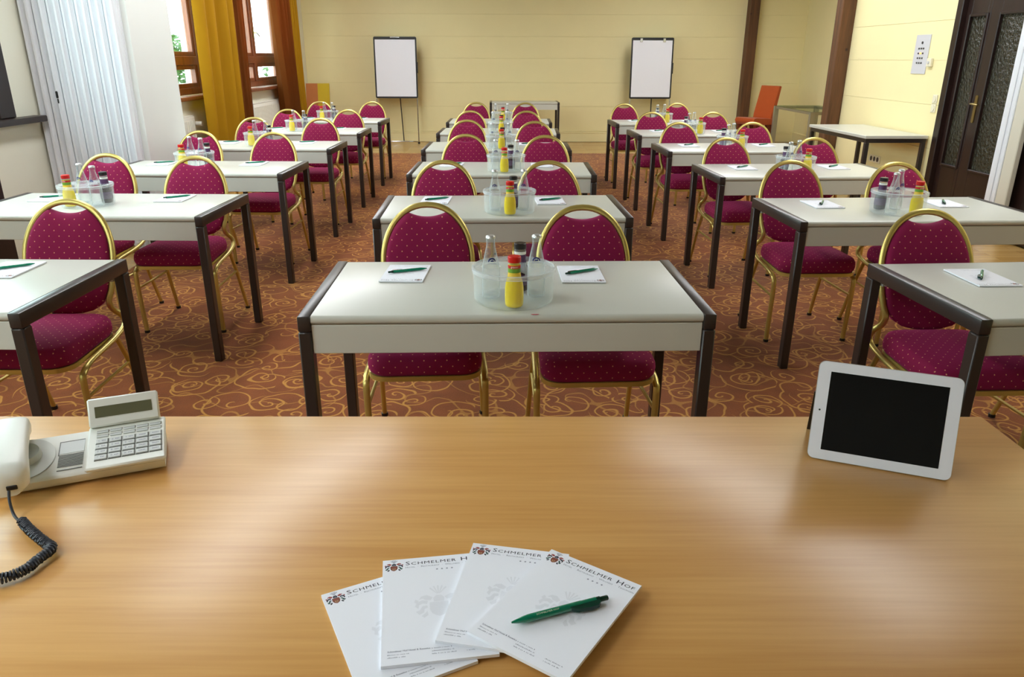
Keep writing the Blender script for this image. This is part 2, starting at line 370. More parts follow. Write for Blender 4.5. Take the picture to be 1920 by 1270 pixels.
# ------------------------------------------------------------------ room shell
XL, XR, YB, ZC = -3.40, 4.27, 14.25, 3.1
PIER_X, PIER_Y0, PIER_Y1 = -2.65, 5.89, 6.63
AX = 5.46; AY = 9.83; Y0 = -3.0
struct(MB().box(XL-.25, AX+.2, Y0-.2, YB+.2, -.12, -.006).build('floor', M['parquet'], smooth=0))
fc = MB().box(-2.69, 3.25, Y0+.4, 12.43, -.006, 0, bev=.002).build('floor_carpet', M['carpet'], smooth=0); struct(fc)
struct(MB().box(XL-.25, AX+.2, Y0-.2, YB+.2, ZC, ZC+.12).build('ceiling', M['ceiling'], smooth=0))
# window wall (openings cut by composing it from piers, parapet and lintel)
w = MB(); ys = [Y0-.2]+[q for ab in WINDOWS for q in ab]+[YB+.2]
for k in range(0, len(ys), 2): w.box(XL-.25, XL, ys[k], ys[k+1], -.1, ZC)
for a, b in WINDOWS:
    w.box(XL-.25, XL, a, b, -.1, WZ0); w.box(XL-.25, XL, a, b, WZ1, ZC)
struct(w.build('wall_left', M['cream_wall'], smooth=0))
struct(MB().box(XL-.01, PIER_X, PIER_Y0, PIER_Y1, 0, ZC, bev=.004).build('wall_pier', M['white_wall'], smooth=0))
struct(MB().box(XL-.25, AX+.2, Y0-.2, Y0, -.1, ZC).build('wall_front', M['cream_wall'], smooth=0))
wb = struct(MB().box(XL-.25, AX+.2, YB+.012, YB+.2, -.1, ZC).build('wall_back', M['wall'], smooth=0))
seams = [.185, .62, 1.03, 1.44, 1.80, 2.16, 2.52, 2.88, 3.1]
for a, b in zip(seams, seams[1:]): MB().box(XL, AX, YB, YB+.014, a+.0012, b-.0012, bev=.001).build('board', M['wall'], wb, smooth=0)
# right wall, split round the door opening (y DY0..DY1)
DY0, DY1, DZ = 5.0, 7.50, 2.45
wr = MB().box(XR+.012, XR+.2, Y0-.2, DY0, -.1, ZC).box(XR+.012, XR+.2, DY1, AY, -.1, ZC).box(XR+.012, XR+.2, DY0, DY1, DZ, ZC)
wr = struct(wr.build('wall_right', M['wall'], smooth=0))
for a, b in zip(seams, seams[1:]):
    MB().box(XR, XR+.014, DY1, AY, a+.0012, b-.0012, bev=.001).build('board', M['wall'], wr, smooth=0)
MB().box(XR, XR+.014, DY1, AY, 0, .184, bev=.001).build('board', M['wall'], wr, smooth=0)
struct(MB().box(AX, AX+.2, AY-.2, YB+.2, -.1, ZC).build('wall_alcove', M['wall'], smooth=0))
struct(MB().box(XR+.2, AX+.2, AY-.2, AY, -.1, ZC).build('wall_alcove_front', M['wall'], smooth=0))
struct(MB().box(XL, AX, YB-.022, YB+.013, 0, .15).box(XL, AX, YB-.03, YB+.013, .15, .18, bev=.006, seg=2).build('baseboard_back', M['wall'], smooth=0))
struct(MB().box(AX-.022, AX, AY, YB-.02, 0, .15).box(AX-.03, AX, AY, YB-.03, .15, .18, bev=.006, seg=2).build('baseboard_alcove', M['wall'], smooth=0))
# timber posts
tag(MB().box(4.37, 4.54, 14.06, YB-.001, 0, ZC, bev=.008).build('timber_post', M['beam']), 'dark brown timber post against the far yellow wall behind rust orange chair', 'post', 'timber posts')
tag(MB().box(4.10, XR-.001, 9.66, 9.83, 0, ZC, bev=.008).build('timber_post', M['beam']), 'knotty brown timber post at the end of the wall with switch panel', 'post', 'timber posts')

struct(MB().box(XR+.16, XR+.2, DY0, DY1, -.1, DZ).build('door_light_stop', M['dark_wood'], smooth=0))  # unseen panel added behind the door to stop sky light leaking in
# windows
def window(n, y0, y1, mull, wm, z_tr=1.41):
    fx0, fx1 = XL-.16, XL-.07
    f = MB(); t = .075
    f.box(fx0, fx1, y0, y0+t, WZ0, WZ1, bev=.006); f.box(fx0, fx1, y1-t, y1, WZ0, WZ1, bev=.006)
    f.box(fx0, fx1, y0+t, y1-t, WZ0, WZ0+t, bev=.006); f.box(fx0, fx1, y0+t, y1-t, WZ1-t, WZ1, bev=.006)
    wo = struct(f.build('window_%d' % n, wm, smooth=0))
    MB().box(fx0-.004, fx1+.012, mull-.06, mull+.06, WZ0+t, WZ1-t, bev=.008).build('mullion', wm, wo)
    MB().box(fx0-.004, fx1+.008, y0+t, y1-t, z_tr-.05, z_tr+.05, bev=.008).build('transom', wm, wo)
    for a, b in ((y0+t, mull-.06), (mull+.06, y1-t)):
        for c, d in ((WZ0+t, z_tr-.05), (z_tr+.05, WZ1-t)):
            sm = MB(); s = .045
            sm.box(fx0+.02, fx1-.01, a, a+s, c, d, bev=.004); sm.box(fx0+.02, fx1-.01, b-s, b, c, d, bev=.004)
            sm.box(fx0+.02, fx1-.01, a+s, b-s, c, c+s, bev=.004); sm.box(fx0+.02, fx1-.01, a+s, b-s, d-s, d, bev=.004)
            so = sm.build('sash', wm, wo)
            MB().box(fx0+.04, fx0+.046, a+s, b-s, c+s, d-s).build('pane', M['window_glass'], so, smooth=0)
    hb = MB().box(fx1+.012, fx1+.022, mull-.018, mull+.018, 1.70, 1.82, bev=.004).sweep([(fx1+.02, mull, 1.77), (fx1+.06, mull, 1.77), (fx1+.065, mull+.03, 1.76), (fx1+.065, mull+.11, 1.73)], .009, n=8)
    hb.build('window_handle', M['brass'], wo)
    MB().box(XL-.07, XL+.09, y0-.06, y1+(.44 if n == 2 else .1), WZ0-.045, WZ0-.002, bev=.008, seg=2).build('window_sill', wm, wo)
    return wo
window(1, *WINDOWS[0], .2, M['dark_wood']); window(2, *WINDOWS[1], 4.15, M['dark_wood'])  # first window is out of view, added to light the desk area
window(3, *WINDOWS[2], 8.1, M['window_wood']); window(4, *WINDOWS[3], 11.52, M['window_wood'])

struct(MB().box(XL, XL+.025, 5.36, 5.54, WZ0, WZ1+.1, bev=.004).box(XL, XL+.025, 2.6, 5.36, WZ1, WZ1+.1, bev=.004).box(XL, XL+.025, 2.6, 2.75, WZ0, WZ1, bev=.004).build('trim_1', M['dark_wood'], smooth=0))
# double door in the right wall
f = MB().box(XR-.02, XR+.13, DY1-.09, DY1, 0, DZ, bev=.006).box(XR-.02, XR+.13, DY0, DY0+.09, 0, DZ, bev=.006).box(XR-.02, XR+.13, DY0+.09, DY1-.09, DZ-.09, DZ, bev=.006)
door = struct(f.build('door_1', M['dark_wood'], smooth=0))
def leaf(y0, y1, gy0, gy1, gz0, gz1, nm):
    b = MB(); x0, x1 = XR+.03, XR+.075
    b.box(x0, x1, y0, gy0, .01, DZ-.1, bev=.003); b.box(x0, x1, gy1, y1, .01, DZ-.1, bev=.003)
    b.box(x0, x1, gy0, gy1, .01, gz0, bev=.003); b.box(x0, x1, gy0, gy1, gz1, DZ-.1, bev=.003)
    o = b.build(nm, M['dark_wood'], door, smooth=0)
    m = MB(); t = .025
    for a in ((gy0-t, gy0, gz0-t, gz1+t), (gy1, gy1+t, gz0-t, gz1+t), (gy0, gy1, gz0-t, gz0), (gy0, gy1, gz1, gz1+t)): m.box(x0-.012, x0+.01, *a, bev=.005)
    m.build('glazing_bead', M['dark_wood'], o, smooth=0)
    MB().box(x0+.018, x0+.026, gy0, gy1, gz0, gz1).build('pane', M['door_glass'], o, smooth=0)
    return o
leaf(7.045, DY1-.092, 7.09, 7.33, .51, 1.81, 'door_leaf')
ml = leaf(6.08, 7.04, 6.30, 6.89, .51, 1.81, 'door_leaf')
leaf(DY0+.092, 6.075, 5.25, 5.9, .51, 1.81, 'door_leaf')
hx = XR+.03
h = MB().prism(rrect(.036, .24, .017), 0, .006, M=Matrix.Translation((hx, 6.985, 1.03)) @ Matrix.Rotation(-PI/2, 4, 'Y') @ Matrix.Rotation(PI/2, 4, 'Z'))
h.sweep(crom([(hx-.004, 6.985, 1.075), (hx-.045, 6.985, 1.075), (hx-.055, 6.965, 1.075), (hx-.055, 6.87, 1.07)]), .0085, n=10)
ho = h.build('door_handle', M['brass'], ml)
tag(MB().box(XR-.075, XR-.024, 6.29, 6.42, .002, 2.3, bev=.006).box(XR-.085, XR-.075, 6.335, 6.375, .002, 2.3, bev=.004).build('white_edge_strip', M['door_white'], smooth=0), 'tall white lacquered strip standing upright against the dark door', 'panel')
tag(MB().box(XR-.07, XR-.024, 6.15, 6.285, .002, 2.3, bev=.006).build('cream_edge_strip', M['door_cream'], smooth=0), 'tall cream lacquered strip beside the white strip at the dark door', 'panel')

# ------------------------------------------------------------------ folding partition stack in front of the pier
part = thing('folding_partition', 'white ribbed folding partition parked against the white pier by the windows', 'partition', (0, PIER_Y0-.04, 0))
NS = 7; wS = (-2.69+3.385)/NS
for k in range(NS):
    x0 = -3.385+k*wS; b = MB()
    prof = [(.004, .012), (.0045, -.016), (.012, -.026), (.024, -.024), (.033, -.006), (.046, -.002), (.052, -.008), (.058, -.030), (.066, -.038), (.078, -.036), (.086, -.016), (wS-.004, -.012), (wS-.004, .012)]
    pr = [(x0+a, y) for a, y in prof]+[(x0+wS-.0005, .012), (x0+wS-.0005, .036), (x0, .036), (x0, .012)]
    b.prism(pr[::-1], .03, ZC-.02)
    so = b.build('slat', M['slat'], part, smooth=50)
    if k == 1:
        MB().prism(rrect(.016, .05, .007), 0, .004, M=Matrix.Translation((x0+.07, -.038, 1.19)) @ Matrix.Rotation(PI/2, 4, 'X')).box(x0+.066, x0+.074, -.043, -.034, 1.13, 1.162, bev=.002).build('lock', M['black_plastic'], so)
# dark low cabinet by the near window
cb = thing('low_cabinet', 'low dark brown wooden cabinet under the sill next to ribbed partition', 'cabinet', (-3.38, 4.4, 0))
MB().box(0, .26, -.55, .40, .06, .90, bev=.004).box(.02, .24, -.53, .38, 0, .06).build('body', M['dark_wood'], cb, smooth=0)
MB().box(-.0, .28, -.57, .42, .901, .925, bev=.004).build('top_board', M['dark_wood'], cb, smooth=0)
for s in (-.54, -.07): MB().box(.261, .276, s, s+.46, .08, .88, bev=.004).build('cabinet_door', M['dark_wood'], cb, smooth=0)

# ------------------------------------------------------------------ radiators, curtains
def radiator(y0, y1, label):
    r = thing('radiator', label, 'radiator', (XL, (y0+y1)/2, 0), 0, 'white panel radiators under the windows'); h = (y1-y0)/2
    MB().box(.05, .075, -h, h, .16, .84, bev=.008, seg=2).build('front_panel', M['radiator'], r)
    b = MB()
    n = int((y1-y0)/.05)
    for k in range(n): b.box(.075, .081, -h+.02+k*.05, -h+.048+k*.05, .2, .8, bev=.003)
    b.build('ribs', M['radiator'], r)
    MB().box(.004, .049, -h, h, .16, .83, bev=.004).build('back_panel', M['radiator'], r)
    MB().box(.004, .07, -h+.01, h-.01, .842, .85).build('top_grille', M['radiator'], r)
    MB().sweep([(.04, h+.01, .76), (.04, h+.07, .76)], .014, n=8).sweep([(.05, h+.05, .76), (.13, h+.05, .76)], .024, n=12).build('thermostat_valve', M['radiator'], r)
    MB().sweep([(.04, h+.06, .76), (.04, h+.06, .0)], .009, n=8).build('pipe', M['radiator'], r)
radiator(6.9, 8.62, 'white panel radiator with thermostat knob beside the mustard curtain')
radiator(10.75, 12.5, 'white panel radiator under the window nearest the far yellow wall')
def curtain(y0, y1, xc, amp, folds, m, label, z0=.03, seed=1, skew=0, grp='velvet window curtains', amp2=.3):
    rnd = random.Random(seed); n = folds*10; P = []
    ph = [rnd.uniform(-.5, .5) for _ in range(folds+1)]; am = [rnd.uniform(1-amp2, 1+amp2) for _ in range(folds+1)]
    rows = 9; vs_ = []; th = .006
    for r in range(rows):
        t = r/(rows-1); z = z0+(2.74-z0)*t
        for side in (-1, 1):
            for i in range(n+1):
                u = i/n; k = min(int(u*folds), folds)
                a = amp*am[k]*(1.05-.25*t)
                yy = y0+(y1-y0)*u+skew*(t-.5)*(1-u*.3)+.012*math.sin(u*folds*4*PI+1+t)
                xx = xc+a*math.sin(u*folds*2*PI+ph[k]*.35+.5*math.sin(t*2.0+seed))+side*th/2
                vs_.append((xx, yy, z))
    fs_ = []; W2 = 2*(n+1)
    for r in range(rows-1):
        for i in range(n):
            a = r*W2+i; fs_.append((a, a+W2, a+W2+1, a+1)); b = a+n+1; fs_.append((b, b+1, b+W2+1, b+W2))
        for i in (0, n):
            a = r*W2+i; b = a+n+1; fs_.append((a, b, b+W2, a+W2))
    for i in range(n):
        a = i; b = a+n+1; fs_.append((a, a+1, b+1, b)); a = (rows-1)*W2+i; b = a+n+1; fs_.append((a, b, b+1, a+1))
    o = thing('curtain', label, 'curtain', (0, 0, 0), 0, grp)
    MB().add(vs_, fs_).build('cloth', m, o, smooth=80)
    rg = MB()
    for k in range(folds+1): rg.sweep([(xc+.02*math.cos(q*PI/5), y0+(y1-y0)*(k/folds)+0, 2.77+.02*math.sin(q*PI/5)) for q in range(10)], .003, n=5, hint=Vector((0, 1, 0)), closed=True)
    rg.build('rings', M['brass'], o)
    return o
curtain(8.62, 9.84, -3.17, .095, 4, M['mustard'], 'mustard yellow velvet curtain hanging between the two far windows', seed=3, skew=.12)
curtain(9.95, 10.44, -3.24, .035, 3, M['brown_cloth'], 'brown velvet curtain hanging right behind the mustard yellow one', seed=5, skew=.0)
curtain(11.80, 12.72, -3.22, .07, 5, M['brown_cloth'], 'glowing brown velvet curtain hanging between last window and far wall', seed=8, skew=-.2)
curtain(12.74, 13.12, -3.20, .03, 3, M['mustard'], 'narrow mustard velvet curtain edge in the far corner by yellow wall', seed=9, skew=-.15)
tag(MB().sweep([(-3.19, 6.8, 2.80), (-3.19, 13.4, 2.80)], .014, n=10).build('curtain_rod', M['brass']), 'brass curtain rod running along the far windows', 'curtain rod')

# outside: yard, hedge, pale house
struct(MB().box(-30, XL-.3, -6, 34, -.6, -.5).build('ground', M['ground'], smooth=0))
def hedge(cx, cy, rx, ry, z0, z1, n, seed, label):
    rnd = random.Random(seed); o = thing('garden_shrub', label, 'shrub', (cx, cy, z0), 0, 'shrubs outside the windows'); b = MB()
    for _ in range(n):
        t = rnd.random(); a = rnd.uniform(0, 2*PI); rr = math.sqrt(rnd.random())*(1-.55*t*t)
        p = Vector((rx*rr*math.cos(a), ry*rr*math.sin(a), .2+(z1-z0-.2)*t)); s = rnd.uniform(.06, .12)
        d = Vector((rnd.uniform(-1, 1), rnd.uniform(-1, 1), rnd.uniform(-.6, .8))).normalized(); e = d.orthogonal().normalized()
        b.add([p-d*s, p+e*s*.4, p+d*s, p-e*s*.4], [(0, 1, 2, 3)])
    b.build('foliage', M['leaf'], o, smooth=0)['kind'] = 'stuff'
    MB().sweep([(0, 0, 0), (.03, .02, (z1-z0)*.45), (0, 0, (z1-z0)*.8)], .05, n=7).build('stem', M['leaf_dark'], o)
hedge(-8.6, 20.5, 1.3, 1.6, -.5, 1.95, 2600, 4, 'leafy green shrub outside the window nearest the white pier')
hedge(-6.6, 25.5, 1.0, 1.2, -.5, 2.0, 1200, 6, 'pale green shrub outside the window nearest the far wall')

# ------------------------------------------------------------------ ceiling lamps
ORD_ = ['first', 'second', 'third', 'fourth']
def lamp(x, y, label):
    o = thing('ceiling_lamp', label, 'ceiling lamp', (x, y, ZC), 0, 'ceiling light panels')
    MB().box(-.28, .28, -1.22, 1.22, -.06, -.001, bev=.008).build('housing', M['door_white'], o, smooth=0)
    MB().box(-.25, .25, -1.19, 1.19, -.066, -.0605).build('diffuser', M['lamp_diffuser'], o, smooth=0)
for j, y in enumerate((.0, 3.95, 6.5, 9.05, 11.6)):  # nearest panel is added fill out of view, to brighten the desk end
    od = ('first', 'second', 'third', 'fourth', 'fifth')[j]
    lamp(-1.95, y, 'long white ceiling light panel on the window side, %s from the desk' % od)
    if j: lamp(2.95, y, 'long white ceiling light panel on the door side, %s from the desk' % ORD_[j-1])

# ------------------------------------------------------------------ tables
ORD = ['first', 'second', 'third', 'fourth', 'fifth', 'sixth']
COL = {'C': 'middle column', 'L': 'window-side column', 'R': 'door-side column'}
TW, TD, TZ = 1.24, .637, .742
def make_table():
    t = thing('seminar_table', '', 'table', group='grey seminar tables in rows'); hw = TW/2; s = .038
    # top with a rounded nose along the front edge
    prof = [(.012, TZ-.026), (.004, TZ-.024), (0, TZ-.017), (.0, TZ-.009), (.004, TZ-.002), (.012, TZ), (TD-.012, TZ), (TD-.004, TZ-.002), (TD, TZ-.009), (TD, TZ-.022), (TD-.004, TZ-.026)]
    n = len(prof); b = MB()
    b.add([(-hw+s+.0008, y, z) for y, z in prof]+[(hw-s-.0008, y, z) for y, z in prof], [tuple(range(n)), tuple(range(n, 2*n))[::-1]]+[(i, n+i, n+(i+1) % n, (i+1) % n) for i in range(n)])
    b.build('tabletop', M['laminate'], t, smooth=50)
    MB().box(-hw+s+.001, hw-s-.001, .004, .022, TZ-.118, TZ-.0285, bev=.0015).build('apron', M['laminate'], t, smooth=0)
    MB().box(-hw+s+.001, hw-s-.001, .006, .02, TZ-.0284, TZ-.0262).build('seam_strip', M['laminate_edge'], t, smooth=0)
    MB().box(-hw+s+.001, hw-s-.001, TD-.05, TD-.03, TZ-.075, TZ-.027, bev=.0015).build('rear_rail', M['laminate'], t, smooth=0)
    for sx in (-1, 1):
        x0, x1 = sorted((sx*hw, sx*(hw-s)))
        MB().box(x0, x1, -.004, TD+.004, TZ-.048, TZ+.001, bev=.005, seg=2).build('end_rail', M['steel_dark'], t, smooth=40)
        for y0 in (-.004, TD-.042):
            MB().box(x0, x1, y0, y0+.046, 0, TZ-.0485, bev=.004).build('leg', M['steel_dark'], t, smooth=40)
    return t
TAB = [
('C', 1, 0.029, 2.095, 0.54, [(-0.272, 2.702), (0.342, 2.643)]),
('C', 2, 0.026, 3.525, 1.01, [(-0.299, 4.011), (0.293, 3.996)]),
('C', 3, 0.023, 4.931, -1.26, [(-0.249, 5.537), (0.337, 5.461)]),
('C', 4, -0.013, 6.301, -1.53, [(-0.284, 6.935), (0.327, 6.781)]),
('C', 5, 0.002, 7.722, -2.08, [(-0.317, 8.226), (0.313, 8.197)]),
('C', 6, 0.014, 9.065, -1.34, [(-0.292, 9.869), (0.347, 9.777)]),
('L', 1, -2.034, 2.147, -1.77, [None, (-1.745, 2.777)]),
('L', 2, -2.025, 3.584, -1.98, [(-2.345, 4.31), (-1.76, 4.195)]),
('L', 3, -2.019, 4.983, -1.67, [(-2.34, 5.792), (-1.739, 5.687)]),
('L', 4, -1.999, 6.393, -1.3, [(-2.325, 7.2), (-1.687, 7.1)]),
('L', 5, -1.988, 7.746, -0.77, [(-2.32, 8.413), (-1.656, 8.345)]),
('L', 6, -1.989, 9.154, -1.79, [(-2.315, 9.963), (-1.647, 9.94)]),
('R', 1, 2.026, 2.077, 3.05, [(1.658, 2.556), (2.36, 2.66)]),
('R', 2, 2.025, 3.454, 1.85, [(1.672, 4.022), (2.244, 3.948)]),
('R', 3, 2.036, 4.847, 2.25, [(1.690, 5.318), (2.335, 5.325)]),
('R', 4, 2.002, 6.236, 1.33, [(1.650, 6.694), (2.301, 6.709)]),
('R', 5, 1.997, 7.584, 1.11, [(1.645, 8.046), (2.316, 8.056)]),
('R', 6, 1.979, 8.934, 1.15, [(1.613, 9.584), (2.295, 9.739)])]
table0 = make_table(); first = True
for c, i, x, y, rz, chs in TAB:
    lb = 'grey laminate seminar table with dark legs, %s from wooden desk, %s' % (ORD[i-1], COL[c])
    if first: table0.location = (x, y, 0); table0.rotation_euler.z = math.radians(rz); table0['label'] = lb; first = False
    else: dup(table0, (x, y, 0), math.radians(rz), lb)
bt = dup(table0, (.455, 13.25, 0), 0, 'small grey table with dark legs standing alone at the far yellow wall'); bt.scale = (.955, .9, 1)

# ------------------------------------------------------------------ banquet chairs
def back_pt(x, z, off=0):      # tilted plane of the back
    return Vector((x, .165+(z-.5)*.325+off, z))
def outline_half():            # right half of the outer frame centre line, from the top downwards
    pts = []
    for k in range(0, 15):
        a = PI/2*k/14; pts.append((.176*math.sin(a)**.92, .69+.213*math.cos(a)**1.0))
    pts += [(.1755, .645), (.172, .60), (.166, .56)]
    return pts
def make_chair():
    t = thing('banquet_chair', '', 'chair', group='burgundy banquet chairs at the seminar tables')
    half = outline_half()
    # cushion outline (closed), inside the frame, with the scooped top and rounded bottom
    hs = []
    for k in range(1, len(half)):
        x, z = half[k]; xa, za = half[k-1]; xb, zb = half[min(k+1, len(half)-1)]
        tx, tz = xb-xa, zb-za; l_ = math.hypot(tx, tz); hs.append((x+tz/l_*.010, z-tx/l_*.010))
    right = [p for p in hs if p[0] > .074]
    x_, z_ = right[0]
    right += [(.146, .53), (.128, .505), (.10, .487), (.055, .476), (0, .472)]
    top = [(x_*k/6, .856+(z_-.856)*(k/6)**2) for k in range(0, 6)]
    ring = top+right
    full = [(x, z) for x, z in ring]+[(-x, z) for x, z in ring[::-1][1:-1]]
    cx, cz = 0, .67; rings = [(1.0, .0, 0), (1.0, -.012, 0), (.97, -.022, 0), (.90, -.028, 0), (.6, -.033, 0), (.3, -.035, 0)]
    b = MB(); n = len(full); vs_ = []; fs_ = []
    allr = rings+[(s, -o+.004, 1) for s, o, _ in rings]
    for s, o, _ in allr:
        for x, z in full: vs_.append(back_pt(cx+(x-cx)*s, cz+(z-cz)*s, o))
    R = len(rings)
    for r in range(R-1):
        for i in range(n):
            j = (i+1) % n
            fs_.append((r*n+i, r*n+j, (r+1)*n+j, (r+1)*n+i)); q = R+r; fs_.append((q*n+i, (q+1)*n+i, (q+1)*n+j, q*n+j))
    for i in range(n): j = (i+1) % n; fs_.append((i, R*n+i, R*n+j, j))
    vs_.append(back_pt(cx, cz, -.0355)); vs_.append(back_pt(cx, cz, .0395))
    for i in range(n):
        j = (i+1) % n; fs_.append(((R-1)*n+i, (R-1)*n+j, len(vs_)-2)); fs_.append(((2*R-1)*n+j, (2*R-1)*n+i, len(vs_)-1))
    b.add(vs_, fs_); b.build('backrest', M['fabric'], t, smooth=60, uvbox='back')
    # one continuous tube: dome, S-bend to the seat, side rail, front leg
    side = [back_pt(x, z) for x, z in half]
    tail = crom([(.166, .1845, .56), (.158, .168, .52), (.163, .175, .485), (.182, .198, .452), (.192, .196, .425), (.196, .165, .405), (.203, .06, .391), (.212, -.12, .381), (.2145, -.192, .362), (.2145, -.212, .31), (.213, -.196, .012)], 5)[1:]
    path = side+tail
    full_path = [Vector((-p.x, p.y, p.z)) for p in path[::-1]][:-1]+path
    MB().sweep(full_path, .0125, .0105, n=8, hint=Vector((0, -1, .32))).build('frame', M['gold'], t, smooth=50)
    for s in (-1, 1):
        MB().sweep([(s*.196, .10, .388), (s*.203, .15, .27), (s*.212, .242, .012)], .0105, n=8, hint=Vector((1, 0, 0))).build('rear_leg', M['gold'], t, smooth=50)
        MB().sweep([(s*.2135, -.203, .262), (s*.204, .152, .262)], .007, n=6).build('stretcher', M['gold'], t, smooth=50)
        for fx, fy in ((.213, -.196), (.212, .243)):
            MB().lathe([(0, 0), (.014, 0), (.0145, .014), (.0, .016)], n=8, c=(s*fx, fy, 0)).build('foot_cap', M['black_plastic'], t, smooth=30)
    # seat
    def seat_out(sc, k=0):
        o = []
        for x, y in rrect(.41, .43, .075, n=6, cx=0, cy=-.06):
            w_ = 1-.10*((y+.275)/.43); o.append((x*w_*sc, -.06+(y+.06)*sc))
        return o
    n = len(seat_out(1)); b = MB(); lv = [(.962, .403), (1.0, .415), (1.012, .435), (1.0, .455), (.965, .470), (.90, .478), (.6, .487), (.25, .490)]
    vs_ = []; fs_ = []
    for sc, z in lv: vs_ += [(x, y, z) for x, y in seat_out(sc)]
    for r in range(len(lv)-1):
        for i in range(n): j = (i+1) % n; fs_.append((r*n+i, r*n+j, (r+1)*n+j, (r+1)*n+i))
    fs_ += [tuple(range(n))[::-1], tuple((len(lv)-1)*n+i for i in range(n))]
    b.add(vs_, fs_).build('seat', M['fabric'], t, smooth=60, uvbox='box')
    MB().prism(seat_out(.995), .385, .4025).build('seat_frame', M['gold'], t, smooth=50)
    return t
chair0 = make_chair(); first = True
for c, i, x, y, rz, chs in TAB:
    for k, q in enumerate(chs):
        if q is None: continue
        lb = 'burgundy banquet chair, %s seat, %s table from wooden desk, %s' % (('left-hand window-side', 'door-side')[k].replace('left-hand ', ''), ORD[i-1], COL[c])
        rr = math.radians(rz+random.Random(i*7+k*3+ord(c)).uniform(-2.5, 2.5))
        if first: chair0.location = (q[0], q[1], 0); chair0.rotation_euler.z = rr; chair0['label'] = lb; first = False
        else: dup(chair0, (q[0], q[1], 0), rr, lb)

# ------------------------------------------------------------------ print helpers (flat lettering as thin meshes)
def text_mesh(s, size, smallcaps=False, bold=0.0, sx=1.0, align='LEFT', spacing=1.0):
    cu = bpy.data.curves.new('lettering', 'FONT'); cu.body = s; cu.size = size; cu.align_x = align; cu.offset = bold; cu.resolution_u = 2; cu.space_character = spacing
    if smallcaps:
        cu.small_caps_scale = .74
        for fch in cu.body_format: fch.use_small_caps = True
    o = bpy.data.objects.new('lettering', cu); C.objects.link(o)
    dg = bpy.context.evaluated_depsgraph_get(); me = bpy.data.meshes.new_from_object(o.evaluated_get(dg))
    vs_ = [(v.co.x*sx, v.co.y) for v in me.vertices]; fs_ = [tuple(p.vertices) for p in me.polygons]
    bpy.data.objects.remove(o); bpy.data.curves.remove(cu); bpy.data.meshes.remove(me)
    return vs_, fs_
def add_text(b, s, x, y, size, z=0, mi=0, **k):
    vs_, fs_ = text_mesh(s, size, **k); b.add([(x+a, y+c, z) for a, c in vs_], fs_, mi)
def star(cx, cy, r): return [(cx+(r if k % 2 == 0 else r*.42)*math.sin(k*PI/5), cy+(r if k % 2 == 0 else r*.42)*math.cos(k*PI/5)) for k in range(10)]
def crest(b, cx, cy, s, z, mats):     # simplified coat of arms: shield, helm, mantling and plume; mats = (dark, red, brown, tan, green, grey)
    dk, rd, br_, tn, gn, gr = mats
    T = lambda pts: [(cx+x*s, cy+y*s) for x, y in pts]
    sh = [(-.28, .12), (.28, .12), (.29, -.18), (.22, -.36), (.10, -.46), (0, -.5), (-.10, -.46), (-.22, -.36), (-.29, -.18)]
    b.poly(T(sh), z, br_)
    b.poly(T([(-.20, -.02), (.20, -.02), (.18, -.12), (-.18, -.12)]), z+.00008, rd)
    b.poly(T([(-.14, -.20), (.13, -.18), (.10, -.34), (0, -.41), (-.10, -.34)]), z+.00008, tn)
    b.poly(T([(-.05, -.23), (.06, -.22), (.05, -.34), (-.03, -.36)]), z+.00012, br_)
    b.poly(T([(-.15, .14), (-.17, .30), (-.08, .42), (.08, .42), (.17, .30), (.15, .14)]), z, dk)
    b.poly(T([(-.10, .22), (.10, .22), (.07, .29), (-.07, .29)]), z+.00008, gr)
    for sg in (-1, 1):
        S = lambda pts: T([(sg*x, y) for x, y in pts][::sg])
        b.poly(S([(.18, .34), (.36, .46), (.52, .42), (.60, .28), (.48, .32), (.40, .24), (.24, .22)]), z, rd)
        b.poly(S([(.33, .20), (.50, .24), (.66, .16), (.72, -.02), (.62, -.12), (.60, .04), (.48, .10), (.36, .06)]), z, dk)
        b.poly(S([(.36, .0), (.50, -.02), (.58, -.18), (.70, -.24), (.60, -.38), (.46, -.30), (.44, -.14), (.34, -.10)]), z, gn)
        b.poly(S([(.36, -.24), (.44, -.34), (.54, -.44), (.46, -.52), (.34, -.42)]), z, dk)
        b.poly(S([(.60, .22), (.70, .30), (.74, .18), (.68, .12)]), z+.00004, rd)
    for k in range(-2, 3):
        a = k*.32; d = (math.sin(a), math.cos(a)); p = (-d[1], d[0])
        q0 = (d[0]*.06, .46+d[1]*.04); q1 = (d[0]*.42, .44+d[1]*.42); w_ = .028
        b.poly(T([(q0[0]-p[0]*w_*.4, q0[1]-p[1]*w_*.4), (q1[0]-p[0]*w_, q1[1]-p[1]*w_), (q1[0]+p[0]*w_, q1[1]+p[1]*w_), (q0[0]+p[0]*w_*.4, q0[1]+p[1]*w_*.4)][::-1]), z, gr)
PADW, PADH, PADT = .148, .210, .0045
